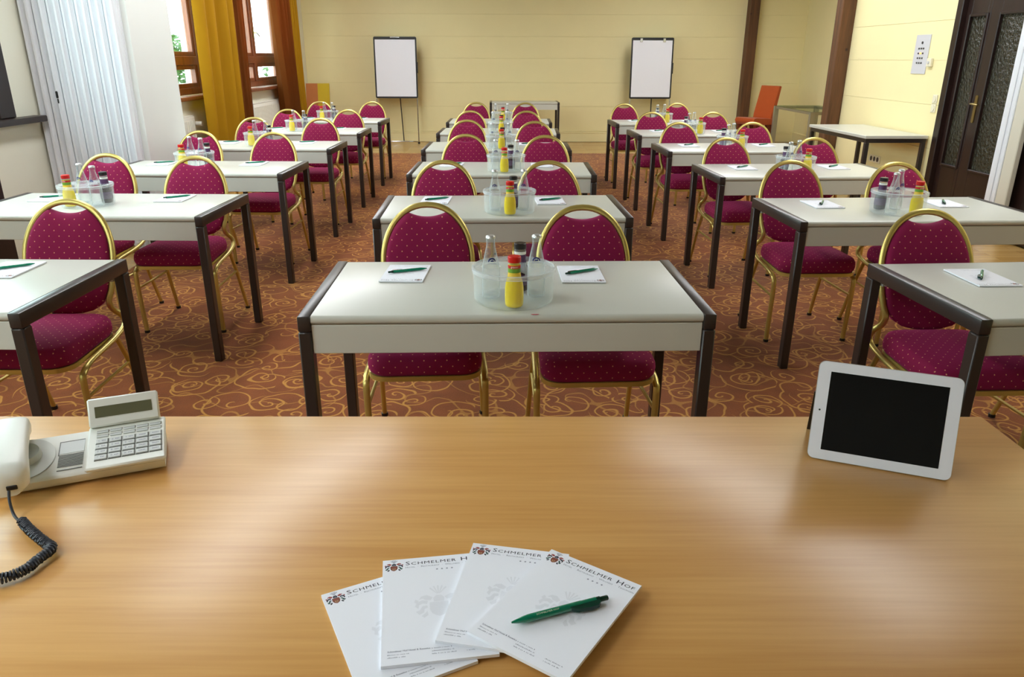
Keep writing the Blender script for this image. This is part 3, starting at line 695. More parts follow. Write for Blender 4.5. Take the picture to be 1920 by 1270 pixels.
def make_pad():     # origin: centre of the underside, header towards +y
    t = thing('notepad', '', 'notepad')
    MB().box(-PADW/2, PADW/2, -PADH/2, PADH/2, 0, PADT).build('paper_block', M['paper'], t, smooth=0)
    z = PADT+.00012; hx, hy = -PADW/2, PADH/2
    b = MB(); crest(b, hx+.0165, hy-.0175, .0185, z, (0, 1, 2, 3, 4, 5)); b.build('crest_print', [M['ink'], M['ink_red'], M['ink_brown'], M['ink_tan'], M['ink_green'], M['ink_grey']], t, smooth=0)
    b = MB(); add_text(b, 'Schmelmer Hof', hx+.033, hy-.0155, .0120, z, smallcaps=True, sx=1.33, spacing=1.12); b.build('header_print', M['ink'], t, smooth=0)
    b = MB(); add_text(b, 'Hotel  ·  Restaurant  ·  Wellness  ·  Tagungen', hx+.033, hy-.0225, .0050, z, smallcaps=True, sx=1.1, spacing=1.05)
    for k in range(4): b.poly(star(hx+.079+k*.0073, hy-.0305, .0021)[::-1], z)
    b.build('subtitle_print', M['ink_grey'], t, smooth=0)
    b = MB(); crest(b, .004, -.002, .046, z-.00006, (0,)*6); b.build('watermark_print', M['ink_pale'], t, smooth=0)
    b = MB(); fy = -PADH/2
    add_text(b, 'Schmelmer Hof Hotel & Resort', hx+.008, fy+.0215, .0040, z, bold=.00006)
    rnd = random.Random(5)      # illegible small print: broken rows of fine strokes
    for x_, y_, w_ in ((.008, .0165, .026), (.008, .0118, .024), (.055, .0215, .034), (.064, .0165, .028), (.064, .0118, .030), (.108, .0165, .026), (.108, .0118, .022)):
        q = 0.0
        while q < w_:
            l_ = rnd.uniform(.0007, .0016); h_ = rnd.choice((.0012, .0015, .0021))
            b.poly([(hx+x_+q, fy+y_), (hx+x_+q+l_*.7, fy+y_), (hx+x_+q+l_*.7, fy+y_+h_*.55), (hx+x_+q, fy+y_+h_)], z)
            q += l_+(.0016 if rnd.random() < .2 else .0003)
    b.build('footer_print', M['ink_grey'], t, smooth=0)
    return t
def make_pen():     # along +x, tip at +x end, origin under the middle
    t = thing('ballpoint_pen', '', 'pen'); r = .0052
    b = MB(); b.lathe([(0, .070), (.0012, .070), (.0022, .066), (.0045, .054), (r, .046), (r, -.030), (.0049, -.031), (.0049, -.052), (0, -.052)], n=12)
    b.v = [(z, x, y+r) for x, y, z in b.v]; b.build('barrel', M['pen_green'], t, smooth=40)
    b = MB(); b.lathe([(0, -.052), (.0046, -.052), (.0046, -.058), (.0036, -.058), (.0036, -.069), (.003, -.070), (0, -.070)], n=12)
    b.v = [(z, x, y+r) for x, y, z in b.v]; b.build('push_button', M['pen_dark'], t, smooth=40)
    cl = [(-.056, -.004), (-.056, .0035), (-.030, .0035), (-.014, .002), (-.012, 0), (-.014, -.002), (-.022, -.0075), (-.040, -.0095), (-.052, -.008)]
    MB().prism([(x, .0035-y) for x, y in cl][::-1], r*.6, r*1.7).build('clip', M['pen_dark'], t, smooth=30)
    b = MB(); vs_, fs_ = text_mesh('SCHMELMER HOF', .0042, sx=1.0)
    b.add([(.036-a, .0020-(c-.0015)*.7, r+.00015+math.sqrt(max(r*r-(.0020-(c-.0015)*.7)**2, 0))) for a, c in vs_], fs_)
    b.build('lettering', M['pen_print'], t, smooth=0)
    return t
pad0 = make_pad(); pen0 = make_pen(); USED = {'pad': False, 'pen': False}
def put(proto, key, loc, rz, label, group, tilt=None):
    if not USED[key]: o = proto; USED[key] = True; o.location = loc; o.rotation_euler = (0, 0, rz); o['label'] = label; o['group'] = group
    else: o = dup(proto, loc, rz, label, group)
    return o

# ------------------------------------------------------------------ lecturer's desk
DZ_ = .74
desk = thing('wooden_desk', 'long beech veneer desk carrying telephone, tablet and fanned notepads', 'desk', (0, 0, 0), math.radians(-.75))
MB().box(-1.35, 1.011, .64, 1.437, DZ_-.027, DZ_, bev=.003, seg=2).build('desktop', M['beech'], desk, smooth=40)
MB().box(-1.25, .93, 1.33, 1.35, .28, DZ_-.028, bev=.002).build('modesty_panel', M['beech_edge'], desk, smooth=0)
for sx in (-1.27, .90): MB().box(sx, sx+.03, .72, 1.36, .0, DZ_-.028, bev=.002).build('side_panel', M['beech_edge'], desk, smooth=0)

# fanned notepads on the desk: top-left corner and heading of each
def pad_at(tl, ang, z, label, tiltx=0, tilty=0):
    a = math.radians(ang); c = Vector((PADW/2, -PADH/2, 0)); c.rotate(Matrix.Rotation(a, 3, 'Z'))
    o = put(pad0, 'pad', (tl[0]+c.x, tl[1]+c.y, z), a, label, 'fanned notepads on the desk')
    o.rotation_euler = (math.radians(tiltx), math.radians(tilty), a); return o
zt = DZ_+.0006
pad_at((-.251, .867), 25.4, zt, 'bottom notepad of the fan on the desk, mostly covered', 0, 0)
pad_at((-.174, .936), 7.4, zt+.0048, 'second notepad of the fan on the desk, right above the bottom one')
pad_at((-.040, .972), -11.7, zt+.0096, 'third notepad of the fan on the desk, partly under the topmost one')
pad_at((.079, .948), -35.2, zt+.0144, 'topmost notepad of the fan on the desk with green pen on it')
put(pen0, 'pen', (.0815, .8085, zt+.0144+PADT+.0006), math.radians(199.5), 'green ballpoint pen lying on the topmost fanned notepad', 'green ballpoint pens')

# pads and pens on the tables
PSIDE = ('window-side', 'door-side')
for c, i, x, y, rz, chs in TAB:
    a = math.radians(rz); ca, sa = math.cos(a), math.sin(a)
    for k in (0, 1):
        if i == 1 and ((c == 'L' and k == 0) or (c == 'R' and k == 1)): continue
        rnd = random.Random(i*31+k*17+ord(c))
        lx = {'C': (-.349, .263), 'L': (-.36, .285), 'R': (-.33, .32)}[c][k]+rnd.uniform(-.012, .012)*(i > 1)
        ly = {'C': (.455, .435), 'L': (.46, .47), 'R': (.42, .42)}[c][k]+rnd.uniform(-.012, .012)*(i > 1)
        pr = a+PI+math.radians({'C': (-3.5, 0.0)[k], 'L': 1.0, 'R': -2.0}[c]+rnd.uniform(-2, 2)*(i > 1))
        wx, wy = x+ca*lx-sa*ly, y+sa*lx+ca*ly
        put(pad0, 'pad', (wx, wy, TZ+.0012), pr, 'white notepad at the %s seat, %s table from wooden desk, %s' % (PSIDE[k], ORD[i-1], COL[c]), 'white notepads on the seminar tables')
        pa = {'C': (26, 33)[k], 'L': 30, 'R': 62 if i < 3 else 38}[c]+rnd.uniform(-5, 5)
        put(pen0, 'pen', (wx+.006, wy+.012, TZ+.0012+PADT+.0006), math.radians(pa), 'green pen on the pad at %s seat, %s table from wooden desk, %s' % (PSIDE[k], ORD[i-1], COL[c]), 'green ballpoint pens')

# ------------------------------------------------------------------ drink caddies and bottles
CR, CH = .124, .106
SPOTS = [(-.071, .012), (.071, .022), (0, -.083), (.022, .085)]      # water, water, juice, dark juice
HR = [.033, .033, .034, .033]
def make_caddy():
    t = thing('bottle_caddy', '', 'bottle caddy', group='clear plastic bottle caddies')
    b = MB(); n = 40
    b.lathe([(0, .0), (CR-.006, 0), (CR-.002, .003), (CR, .01), (CR+.002, CH-.012), (CR-.001, CH-.012), (CR-.003, .012), (CR-.008, .005), (0, .005)], n=n); b.build('bowl', M['clear'], t, smooth=50)
    b = MB(); b.lathe([(CR-.001, CH-.0115), (CR+.006, CH-.0115), (CR+.007, CH-.006), (CR+.006, CH+.001), (CR+.001, CH+.002), (CR-.001, CH-.0005)], n=n)
    nv = len(b.v); b.f += [(nv-n+k, nv-n+(k+1) % n, (k+1) % n, k) for k in range(n)]; b.m += [0]*n
    b.build('rim', M['clear_lip'], t, smooth=50)
    bm = bmesh.new(); es = []
    def circ(cx, cy, r, m_):
        v = [bm.verts.new((cx+r*math.cos(2*PI*k/m_), cy+r*math.sin(2*PI*k/m_), CH-.004)) for k in range(m_)]
        for k in range(m_): es.append(bm.edges.new((v[k], v[(k+1) % m_])))
    circ(0, 0, CR-.0015, n)
    for (sx, sy), r in zip(SPOTS, HR): circ(sx, sy, r, 20)
    bmesh.ops.triangle_fill(bm, use_beauty=True, edges=es)
    bmesh.ops.recalc_face_normals(bm, faces=bm.faces[:])
    # triangle_fill may also fill the holes: drop faces whose centre lies in a hole
    kill = [f for f in bm.faces if any((f.calc_center_median().x-sx)**2+(f.calc_center_median().y-sy)**2 < (r*.96)**2 for (sx, sy), r in zip(SPOTS, HR))]
    bmesh.ops.delete(bm, geom=kill, context='FACES')
    g = bmesh.ops.extrude_face_region(bm, geom=bm.faces[:]); bmesh.ops.translate(bm, verts=[e for e in g['geom'] if isinstance(e, bmesh.types.BMVert)], vec=(0, 0, .003))
    MB().bm(bm).build('top_plate', M['clear'], t, smooth=20)
    return t
def wrap(vs_, prof, uoff=0, lift=.0004):      # 2D print (u along the girth, v = height) laid onto a lathe facing -y
    def rad(z):
        for (r0, z0), (r1, z1) in zip(prof, prof[1:]):
            if min(z0, z1) <= z <= max(z0, z1) and z1 != z0: return r0+(r1-r0)*(z-z0)/(z1-z0)
        return .02
    out = []
    for u, v in vs_:
        r = rad(v)+lift; a = -PI/2+(u+uoff)/r; out.append((r*math.cos(a), r*math.sin(a), v))
    return out
WPROF = [(r_, z_*.885) for r_, z_ in ((0, 0), (.024, 0), (.0275, .003), (.028, .008), (.028, .098), (.0265, .115), (.0215, .145), (.0165, .170), (.0138, .184), (.0132, .202), (.0142, .203), (.0142, .210), (.0128, .211), (.0128, .216), (0, .216))]
def make_water():
    t = thing('water_bottle', '', 'water bottle', group='clear water bottles in the caddies')
    MB().lathe(WPROF, n=20).build('glass_body', M['glass'], t, smooth=50)
    MB().lathe([(.0145, .187), (.0155, .1875), (.0148, .193), (.011, .1965), (0, .197)], n=20).build('crown_cap', M['cap_silver'], t, smooth=40)
    b = MB(); n = 9
    arc = [(.0125*math.cos(PI*k/n), .118+.012*math.sin(PI*k/n)) for k in range(n+1)]; inn = [(.0085*math.cos(PI*k/n), .118+.0075*math.sin(PI*k/n)) for k in range(n+1)]
    b.add(wrap(arc+inn, WPROF), [(k, k+1, n+2+k, n+1+k) for k in range(n)])
    b.add(wrap([(-.006, .118), (-.002, .1235), (0, .1215), (.003, .125), (.0065, .118)], WPROF), [(0, 4, 3, 2, 1)])
    b.build('logo_print', M['label_blue'], t, smooth=0)
    b = MB(); vs_, fs_ = text_mesh('Adelholzener', .0052, align='CENTER'); b.add(wrap([(a, .111+c) for a, c in vs_], WPROF), fs_); b.build('name_print', M['label_grey'], t, smooth=0)
    return t
JPROF = [(0, 0), (.022, 0), (.0265, .003), (.0275, .010), (.0285, .03), (.028, .055), (.025, .072), (.0205, .086), (.0185, .095), (.0185, .122), (0, .122)]
def make_juice(dark):
    t = thing('juice_bottle', '', 'juice bottle', group='small juice bottles in the caddies')
    MB().lathe(JPROF, n=20).build('filled_body', M['juice_dark' if dark else 'juice'], t, smooth=50)
    MB().lathe([(.0182, .1222), (.0182, .128), (0, .128)], n=20).build('glass_neck', M['glass'], t, smooth=40)
    MB().lathe([(.0195, .1285), (.0198, .13), (.0198, .143), (.018, .145), (0, .145)], n=24).build('screw_cap', M['cap_black' if dark else 'cap_red'], t, smooth=40)
    def band(z0, z1, m_, nm, l=.0005):
        b = MB(); n = 20; rows = [z0+(z1-z0)*q/3 for q in range(4)]; vs_ = []
        for z in rows: vs_ += wrap([((k/n-.5)*2*PI*.0185*.999, z) for k in range(n+1)], [(.0185+(r-.0185), zz) for r, zz in JPROF], lift=l)
        # full girth: recompute by angle
        vs_ = []
        for z in rows:
            r = wrap([(0, z)], JPROF, lift=l)[0]; rr = math.hypot(r[0], r[1])
            vs_ += [(rr*math.cos(2*PI*k/n), rr*math.sin(2*PI*k/n), z) for k in range(n)]
        b.add(vs_, [(r*n+k, r*n+(k+1) % n, (r+1)*n+(k+1) % n, (r+1)*n+k) for r in range(3) for k in range(n)])
        return b.build(nm, m_, t, smooth=50)
    if dark:
        band(.112, .121, M['label_white'], 'neck_label'); band(.088, .1118, M['label_purple'], 'label')
        band(.02, .052, M['label_purple'], 'label')
    else:
        lb = band(.112, .121, M['label_red'], 'neck_label'); band(.100, .1118, M['label_green'], 'label'); band(.089, .0998, M['label_yellow'], 'label')
        b = MB(); vs_, fs_ = text_mesh('granini', .0085, align='CENTER'); b.add(wrap([(a, .1143+c) for a, c in vs_], JPROF, lift=.0009), fs_); b.build('lettering', M['label_white'], lb, smooth=0)
    return t
caddy0 = make_caddy(); water0 = make_water(); juice0 = make_juice(False); dark0 = make_juice(True)
for j_ in (juice0, dark0):
    j_.scale = (1, 1, 1.07)
U2 = {}
def put2(key, proto, loc, rz, label):
    if key not in U2: U2[key] = 1; proto.location = loc; proto.rotation_euler = (0, 0, rz); proto['label'] = label
    else: dup(proto, loc, rz, label)
for c, i, x, y, rz, chs in TAB:
    if i == 1 and c != 'C': continue
    a = math.radians(rz); ca, sa = math.cos(a), math.sin(a); rnd = random.Random(i*13+ord(c))
    lx = {'C': .02, 'L': -.06, 'R': -.045}[c]+rnd.uniform(-.015, .015)*(i > 1); ly = {'C': .155, 'L': .27, 'R': .185}[c]+rnd.uniform(-.02, .02)*(i > 1)
    wx, wy = x+ca*lx-sa*ly, y+sa*lx+ca*ly
    ro = math.radians({'C': 0, 'L': -38, 'R': 45}[c]+rnd.uniform(-8, 8)*(i > 1)); cr, sr = math.cos(ro), math.sin(ro)
    where = '%s table from wooden desk, %s' % (ORD[i-1], COL[c])
    put2('c', caddy0, (wx, wy, TZ+.0012), ro, 'round clear plastic bottle caddy on %s' % where)
    for k, (sx, sy) in enumerate(SPOTS):
        loc = (wx+cr*sx-sr*sy, wy+sr*sx+cr*sy, TZ+.0012+.0056)
        tr = rnd.uniform(-.5, .5)
        if k < 2: put2('w', water0, loc, ro*.4+(.05, -.6)[k]*0+tr*.4, 'clear water bottle, %s slot of caddy, %s' % (PSIDE[k], where))
        elif k == 2: put2('j', juice0, loc, ro*.4+tr*.3, 'orange juice bottle with red cap in caddy, %s' % where)
        else: put2('d', dark0, loc, tr, 'dark juice bottle with black cap in caddy, %s' % where)
tag(MB().prism([(.108+.011*math.cos(q)*(1+.3*math.sin(3*q)), 2.1035+.005*math.sin(q)*(1+.3*math.cos(2*q))) for q in [k*PI/6 for k in range(12)]], TZ+.0002, TZ+.0007).build('pink_scuff_mark', M['mark_red'], smooth=0), 'small pink scuff mark on the front edge of first middle table', 'stain')

# ------------------------------------------------------------------ telephone
ph = thing('desk_telephone', 'ivory desk telephone with flip-up display on the wooden desk', 'telephone', (-.614, 1.224, DZ_+.0005), math.radians(21.5))
# local: x to the left is negative, y away from the viewer; front right corner at origin
BW, BD, H0, H1 = .325, .125, .026, .047       # wedge body
TILT = math.atan2(H1-H0, BD)
def surf(x, y, h=0): return Vector((x, y*math.cos(TILT)-h*math.sin(TILT), H0+y*math.sin(TILT)+h*math.cos(TILT)))
def pbox(b, x0, x1, y0, y1, h0, h1, bev=.001):
    Mx = Matrix.Translation((0, 0, H0)) @ Matrix.Rotation(TILT, 4, 'X'); return b.box(x0, x1, y0, y1, h0, h1, bev=bev, M=Mx)
b = MB(); prof = [(.004, .004), (.0, .009), (-.001, H0-.006), (.004, H0), (BD-.006, H1), (BD, H1-.005), (BD-.004, .004)]
vs_ = [(-BW, y, z) for y, z in prof]+[(0, y, z) for y, z in prof]; n = len(prof)
b.add(vs_, [tuple(range(n))[::-1], tuple(range(n, 2*n))]+[(i, (i+1) % n, n+(i+1) % n, n+i) for i in range(n)])
b.box(-BW+.01, -.012, .012, BD-.01, 0, .004)
body = b.build('body', M['phone'], ph, smooth=40)
b = MB(); pbox(b, -.128, .004, -.012, .121, .001, .010, bev=.003); raised = b.build('key_plate', M['phone'], ph, smooth=40)
# keys: two rows of slim keys, four rows of five square keys
kx = [-.113+.0225*k for k in range(5)]
for r in range(4):
    for k in range(5):
        b = MB(); y_ = .010+r*.0165; pbox(b, kx[k], kx[k]+.0195, y_, y_+.0128, .010, .0125, bev=.0008); ko = b.build('key', M['key'], ph, smooth=0)
        b = MB(); pbox(b, kx[k]-.0004, kx[k]+.0212, y_-.0016, y_-.0002, .0098, .0112, bev=0); pbox(b, kx[k]+.0196, kx[k]+.0210, y_-.0016, y_+.0128, .0098, .0112, bev=0); b.build('key_shadow_gap', M['key_gap'], ko, smooth=0)
        b = MB()
        if k < 3:
            vs_, fs_ = text_mesh(('123', '456', '789', '*0#')[3-r][k], .0062, align='CENTER'); b.add([surf(kx[k]+.0050+a, y_+.0040+c, .0128) for a, c in vs_], fs_)
        for q in range(3 if k < 3 else 5):     # illegible small key captions
            x_ = kx[k]+(.0098 if k < 3 else .0045)+q*.0024; b.add([surf(x_, y_+.0048, .0128), surf(x_+.0015, y_+.0048, .0128), surf(x_+.0015, y_+.0074, .0128), surf(x_, y_+.0074, .0128)], [(0, 1, 2, 3)])
        b.build('key_print', M['ink_grey'], ko, smooth=0)
for r in range(2):
    for k in range(5):
        b = MB(); y_ = .079+r*.0135; pbox(b, kx[k], kx[k]+.0195, y_, y_+.0065, .010, .0118, bev=.0006); ko = b.build('slim_key', M['key'], ph, smooth=0)
        b = MB(); pbox(b, kx[k], kx[k]+.0205, y_+.0066, y_+.0084, .0098, .0110, bev=0); b.build('key_shadow_gap', M['key_gap'], ko, smooth=0)
# flip display
Md = Matrix.Translation(surf(-.128, .112, .012)) @ Matrix.Rotation(math.radians(56), 4, 'X')
d = MB().box(.002, .124, 0, .055, -.006, .006, bev=.003, M=Md).build('display_flap', M['phone'], ph, smooth=40)
MB().box(.014, .112, .017, .038, .0055, .0066, M=Md).build('display_screen', M['lcd'], d, smooth=0)
# name card and speaker slots
b = MB(); pbox(b, -.174, -.134, .060, .096, .0005, .0012, bev=0); nc = b.build('name_card', M['key'], ph, smooth=0)
b = MB(); pbox(b, -.1755, -.1740, .056, .0975, .0005, .0016, bev=0); pbox(b, -.1755, -.134, .0960, .0975, .0005, .0016, bev=0); b.build('card_edge', M['key_gap'], nc, smooth=0)
for k in range(9):
    b = MB(); pbox(b, -.174, -.134, .021+k*.0042, .0226+k*.0042, .0004, .0012, bev=0); b.build('speaker_slot', M['key_gap'], ph, smooth=0)
b = MB(); pbox(b, -.174, -.134, .0105, .0125, .0004, .0012, bev=0); b.build('speaker_slot', M['key_gap'], ph, smooth=0)
# recess and ear cup under the handset
b = MB(); pts = []
for k in range(25): a = -PI/2+PI*k/24; pts.append((-.228+.048*math.cos(a), .062+.060*math.sin(a)))
b.add([surf(x, y, .0012) for x, y in pts], [tuple(range(len(pts)))]); b.build('handset_recess', M['phone_recess'], ph, smooth=0)
b = MB(); b.lathe([(0, .004), (.020, .006), (.026, .009), (.028, .012), (.030, .006), (.031, 0)], n=28); b.v = [tuple(surf(-.232+x, .068+y, .001+z)) for x, y, z in b.v]; b.build('ear_cup', M['phone_recess'], ph, smooth=50)
# handset lying along the left end
hs = []; N_ = 18
for k in range(N_+1):
    t = k/N_; y_ = -.052+t*.212
    e = abs(2*t-1); w_ = .036-.0012*(1-e)-(.016*max(0, (e-.84)/.16)**2); top = .084-.006*e**2-(.016*max(0, (e-.84)/.16)**2); bot = .054-.026*max(0, (e-.45)/.55)**.7*(.6 if t > .5 else 1.0)
    sec = []
    for q in range(16):
        a = 2*PI*q/16; ce, se = math.cos(a), math.sin(a); pw = .55
        sec.append((-.236-.026*t+w_*math.copysign(abs(ce)**pw, ce), y_, (top+bot)/2+t*.008+(top-bot)/2*math.copysign(abs(se)**pw, se)))
    hs.append(sec)
b = MB(); vs_ = [p for s_ in hs for p in s_]
fs_ = [(r*16+q, r*16+(q+1) % 16, (r+1)*16+(q+1) % 16, (r+1)*16+q) for r in range(N_) for q in range(16)]+[tuple(range(16))[::-1], tuple(N_*16+q for q in range(16))]
hset = b.add(vs_, fs_).build('handset', M['phone'], ph, smooth=50)
MB().box(-.236, -.220, -.0540, -.046, .040, .048, bev=.001).build('cord_socket', M['black_plastic'], hset, smooth=0)
# coiled cord, world coordinates turned into a helix
cp = crom([(-.807, 1.0835, .784), (-.804, 1.075, .770), (-.796, 1.065, .7525), (-.782, 1.053, .7478), (-.765, 1.040, .7485)], 6)
coil = crom([(-.770, 1.045, .7505), (-.750, 1.026, .7505), (-.722, 1.003, .7505), (-.697, .984, .7505), (-.684, .974, .7515), (-.682, .962, .7515), (-.688, .945, .7505), (-.692, .925, .7505), (-.703, .910, .7505), (-.722, .899, .7505), (-.75, .893, .7505), (-.80, .892, .7505)], 14)
hel = []; L_ = 0; turns_per_m = 1/.0046; pts = []
for k in range(len(coil)-1):
    p, q = coil[k], coil[k+1]; t = (q-p); ln = t.length; t.normalize(); sd = t.cross(Vector((0, 0, 1))).normalized(); u_ = sd.cross(t)
    m_ = max(2, int(ln*turns_per_m*9))
    for s_ in range(m_):
        f_ = s_/m_; an = 2*PI*turns_per_m*(L_+ln*f_); pts.append(p+t*ln*f_+sd*.0068*math.cos(an)+u_*.0068*math.sin(an)+Vector((0, 0, .0006)))
    L_ += ln
cd = thing('telephone_cord', 'dark grey coiled cord running from the telephone handset over the desk', 'cord', (-.78, 1.0, DZ_))
o_ = Vector((-.78, 1.0, DZ_))
MB().sweep([p-o_ for p in cp], .0024, n=8).build('straight_end', M['cord'], cd, smooth=60)
MB().sweep([p-o_ for p in pts], .0019, n=5, hint=Vector((.3, .2, 1))).build('coil', M['cord'], cd, smooth=60)

# ------------------------------------------------------------------ tablet on its stand
TA = math.radians(-22.3); TT = math.radians(19)
tb = thing('tablet_computer', 'white tablet computer with black screen propped up on the wooden desk', 'tablet', (.588, 1.254, DZ_+.0005), TA)
Mt = Matrix.Translation((0, 0, .0006)) @ Matrix.Rotation(PI/2-TT, 4, 'X')
TWd, THt = .2435, .187
def tbx(w_, h_, r, z0, z1, cx=0, cy=0): 
    b = MB(); return b.prism(rrect(w_, h_, r, n=6, cx=TWd/2+cx, cy=THt/2+cy), z0, z1, M=Mt)
tbx(TWd, THt, .012, -.0088, -.0008).build('aluminium_back', M['tablet_alu'], tb, smooth=40)
tbx(TWd-.0014, THt-.0014, .0115, -.0008, .0004).build('front_glass', M['tablet_white'], tb, smooth=40)
tbx(.199, .149, .0006, .0003, .0007).build('screen', M['screen'], tb, smooth=0)
b = MB(); b.lathe([(.0, .0009), (.0018, .0009), (.0018, .0003)], n=10); b.v = [tuple(Mt @ Vector((x+.011, y+THt/2, z))) for x, y, z in b.v]; b.build('camera_lens', M['black_plastic'], tb, smooth=0)
b = MB(); b.lathe([(.0047, .0008), (.0056, .0008), (.0056, .0003)], n=18); b.v = [tuple(Mt @ Vector((x+TWd-.0115, y+THt/2, z))) for x, y, z in b.v]; b.build('home_button', M['paper_edge'], tb, smooth=0)
# folded black cover behind as a stand
st_top = Mt @ Vector((0, .125, -.0095))
b = MB(); yb_ = st_top.y; zb_ = st_top.z
b.prism([(yb_+.0005, zb_), (yb_+.0035, zb_), (yb_+.078, .0), (yb_+.074, .0)], -.002, TWd-.02, M=Matrix(((0, 0, 1, 0), (1, 0, 0, 0), (0, 1, 0, 0), (0, 0, 0, 1))))
b.build('stand_flap', M['black_plastic'], tb, smooth=0)

# ------------------------------------------------------------------ flip charts
def flipchart(x, y, label, clips, wdt=.74):
    o = thing('flip_chart', label, 'flip chart', (x, y, 0), 0, 'flip charts by the far wall')
    tl = .055; Mb = Matrix.Translation((0, .0, .775)) @ Matrix.Rotation(PI/2-tl, 4, 'X'); Hh = 1.01
    MB().prism(rrect(wdt, Hh, .025, n=4, cy=Hh/2), -.012, .006, M=Mb).build('board_frame', M['black_plastic'], o, smooth=40)
    MB().prism(rrect(wdt-.05, Hh-.075, .004, n=2, cy=Hh/2-.008), .0061, .0075, M=Mb).build('paper_pad', M['board_paper'], o, smooth=0)
    MB().box(-wdt/2+.03, wdt/2-.03, Hh-.045, Hh-.012, .0061, .014, bev=.003, M=Mb).build('clamp_bar', M['black_plastic'], o, smooth=0)
    if clips:
        for s in (-.20, .20): MB().box(s-.022, s+.022, Hh-.075, Hh-.012, .0145, .022, bev=.003, M=Mb).build('clip', M['chrome'], o, smooth=0)
    else: MB().box(-.08, .08, Hh-.016, Hh-.006, .0145, .018, bev=.002, M=Mb).build('clip', M['chrome'], o, smooth=0)
    MB().box(wdt/2-.012, wdt/2+.012, .42, .6, .0, .012, bev=.003, M=Mb).build('side_latch', M['black_plastic'], o, smooth=0)
    for s in (-1, 1):
        MB().sweep([(s*(wdt/2-.015), -.005, .77), (s*(wdt/2-.012), -.03, .03)], .011, n=10).build('leg', M['chrome'], o, smooth=50)
        MB().lathe([(0, .0), (.02, 0), (.02, .025), (.012, .032), (0, .032)], n=10, c=(s*(wdt/2-.012), -.03, 0)).build('foot', M['black_plastic'], o, smooth=40)
    MB().sweep([(.03, .05, 1.2), (.07, .16, .012)], .009, n=10).build('rear_leg', M['black_plastic'], o, smooth=50)
    pts = [(.36*math.cos(a), -.03-.0*math.sin(a)+(.10*math.sin(a)), .03) for a in [PI*k/12 for k in range(13)]]
    MB().sweep(pts, .011, n=8).build('base_bar', M['chrome'], o, smooth=50)
flipchart(-1.77, 13.88, 'flip chart with white paper near the windows at the far wall', False)
flipchart(2.69, 13.88, 'flip chart with two silver clips near the timber post', True, .735)

# ------------------------------------------------------------------ side tables, odd chairs
t = thing('side_table', 'plain white-topped table with dark frame against the wall under switch panel', 'table', (3.925, 8.24, 0), math.radians(1.2))
W2, D2 = .63, 1.36
MB().box(-W2/2, W2/2, -D2/2, D2/2, .712, .742, bev=.003).build('tabletop', M['laminate'], t, smooth=0)
b = MB()
for sy in (-1, 1): b.box(-W2/2+.01, W2/2-.01, sy*(D2/2-.03)-.018, sy*(D2/2-.03)+.018, .672, .711, bev=.002)
for sx in (-1, 1): b.box(sx*(W2/2-.028)-.018, sx*(W2/2-.028)+.018, -D2/2+.05, D2/2-.05, .672, .711, bev=.002)
b.build('frame', M['steel_dark'], t, smooth=0)
for sx in (-1, 1):
    for sy in (-1, 1): MB().box(sx*(W2/2-.03)-.02, sx*(W2/2-.03)+.02, sy*(D2/2-.03)-.02, sy*(D2/2-.03)+.02, 0, .6715, bev=.003).build('leg', M['steel_dark'], t, smooth=0)
t = thing('glass_table', 'glass-topped table with brushed metal legs in the alcove behind timber post', 'table', (4.86, 11.93, 0), 0)
MB().box(-.36, .36, -.77, .77, .728, .740, bev=.002).build('glass_top', M['table_glass'], t, smooth=0)
for sx in (-1, 1):
    for sy in (-1, 1): MB().box(sx*.33-.035, sx*.33+.035, sy*.74-.028, sy*.74+.028, 0, .7275, bev=.003).build('leg', M['steel_brushed'], t, smooth=0)
b = MB()
for sx in (-1, 1): b.box(sx*.33-.02, sx*.33+.02, -.711, .711, .690, .7275, bev=.002)
for sy in (-1, 1): b.box(-.294, .294, sy*.74-.02, sy*.74+.02, .690, .7275, bev=.002)
b.build('frame', M['steel_brushed'], t, smooth=0)
def zchair(loc, rz, label, seatm, backms, legm):   # faces -y locally
    o = thing('upholstered_chair', label, 'chair', loc, rz)
    b = MB(); pr = [(-.24, .44), (-.25, .47), (-.235, .505), (-.19, .515), (.16, .495), (.22, .50), (.22, .40), (-.20, .40)]
    Mx = Matrix(((0, 0, 1, 0), (1, 0, 0, 0), (0, 1, 0, 0), (0, 0, 0, 1)))
    b.prism(pr[::-1], -.215, .215, M=Mx).build('seat', seatm, o, smooth=50)
    k = len(backms); wd = .40/k
    for q, bm_ in enumerate(backms):
        b = MB(); bp = [(.155, .497), (.16, .56), (.275, 1.015), (.285, 1.02), (.32, 1.012), (.322, 1.0), (.235, .56), (.222, .497)]
        b.prism(bp[::-1], -.20+q*wd+.0004, -.20+(q+1)*wd-.0004, M=Mx).build('backrest', bm_, o, smooth=50)
    for s in (-1, 1):
        MB().prism([(-.19, .399), (-.08, .399), (-.10, 0), (-.16, 0)][::-1], s*.18-.03, s*.18+.03, M=Mx).build('leg', legm, o, smooth=0)
        MB().prism([(.08, .399), (.22, .399), (.27, 0), (.22, 0)][::-1], s*.18-.03, s*.18+.03, M=Mx).build('leg', legm, o, smooth=0)
zchair((4.38, 13.2, 0), math.radians(-62), 'rust orange upholstered chair in the alcove beside glass table', M['orange'], [M['orange']], M['oxblood'])
zchair((-3.13, 13.62, 0), math.radians(4), 'two-tone orange and yellow upholstered chair in the far window-side corner', M['tan_cloth'], [M['tan_cloth'], M['yellow_cloth']], M['oxblood'])

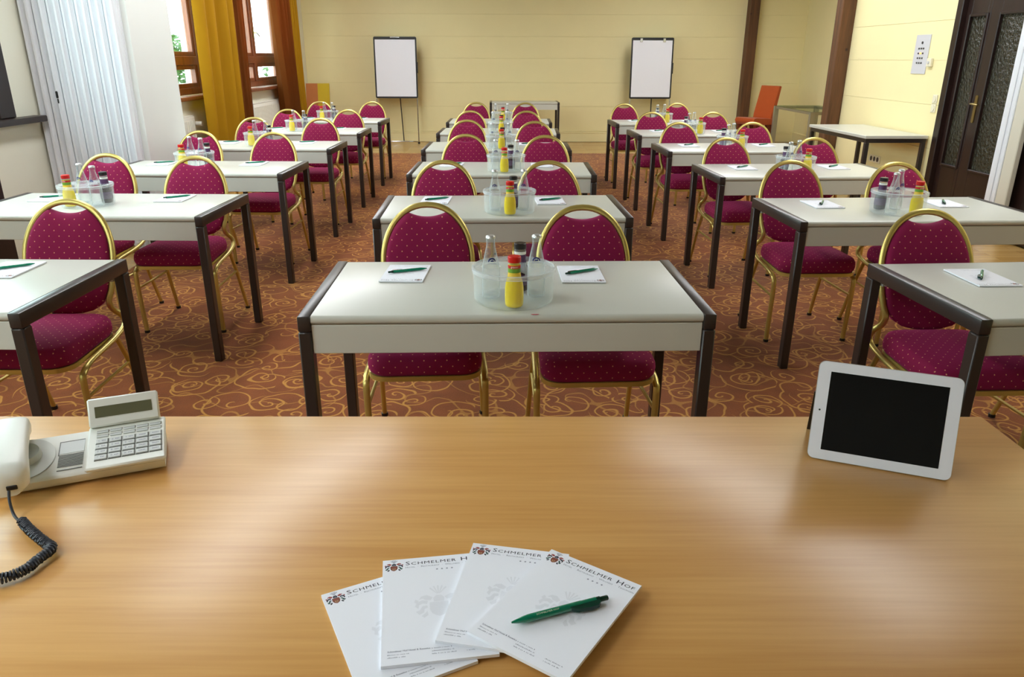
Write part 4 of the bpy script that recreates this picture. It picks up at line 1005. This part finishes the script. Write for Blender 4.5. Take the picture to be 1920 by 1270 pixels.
# ------------------------------------------------------------------ wall fittings on the right wall
sp = thing('switch_panel', 'tall grey switch panel with button rows on the yellow wall', 'switch panel', (XR, 8.01, 1.495))
MB().box(-.008, -.0004, -.135, .135, -.185, .185, bev=.002).build('plate', M['plate'], sp, smooth=0)
b = MB(); b.lathe([(.013, 0), (.013, .006), (0, .008)], n=14); b.v = [(-.0082-z, x, y+.11) for x, y, z in b.v]; b.build('key_switch', M['button_dark'], sp, smooth=0)
for r in range(4):
    for k in range(3):
        MB().box(-.014, -.0082, .045-.042*k-.011, .045-.042*k+.011, .055-r*.045-.008, .055-r*.045+.008, bev=.002).build('button', M['button_lit' if (r == 1 and k == 1) else 'button_dark'], sp, smooth=0)
th = thing('thermostat', 'small cream wall thermostat right beside the grey switch panel', 'thermostat', (XR, 7.80, 1.42))
MB().box(-.028, -.0004, -.04, .04, -.04, .04, bev=.004).build('case', M['switch_white'], th, smooth=0)
b = MB(); b.lathe([(.014, 0), (.014, .008), (0, .009)], n=14); b.v = [(-.0285-z, x, y) for x, y, z in b.v]; b.build('dial', M['plate'], th, smooth=40)
for z, lb in ((1.085, 'upper round cream light switch beside the dark double door'), (1.0, 'lower round cream light switch beside the dark double door')):
    o = thing('light_switch', lb, 'light switch', (XR, 7.60, z), 0, 'light switches beside the door')
    MB().box(-.010, -.0004, -.04, .04, -.04, .04, bev=.003).build('plate', M['switch_white'], o, smooth=0)
    b = MB(); b.lathe([(.028, 0), (.027, .005), (0, .007)], n=18); b.v = [(-.0105-z_, x, y) for x, y, z_ in b.v]; b.build('rocker', M['switch_white'], o, smooth=40)
o = thing('socket_strip', 'triple cream power socket on the wall under the white side table', 'socket', (XR, 8.60, .39))
MB().box(-.009, -.0004, -.13, .13, -.04, .04, bev=.003).build('plate', M['switch_white'], o, smooth=0)
for k in (-1, 0, 1):
    b = MB(); b.lathe([(.027, .0004), (.021, .001), (.019, .0006), (0, .0006)], n=16); b.v = [(-.0092-z_, x+k*.075, y) for x, y, z_ in b.v]; b.build('outlet', M['button_dark'], o, smooth=0)
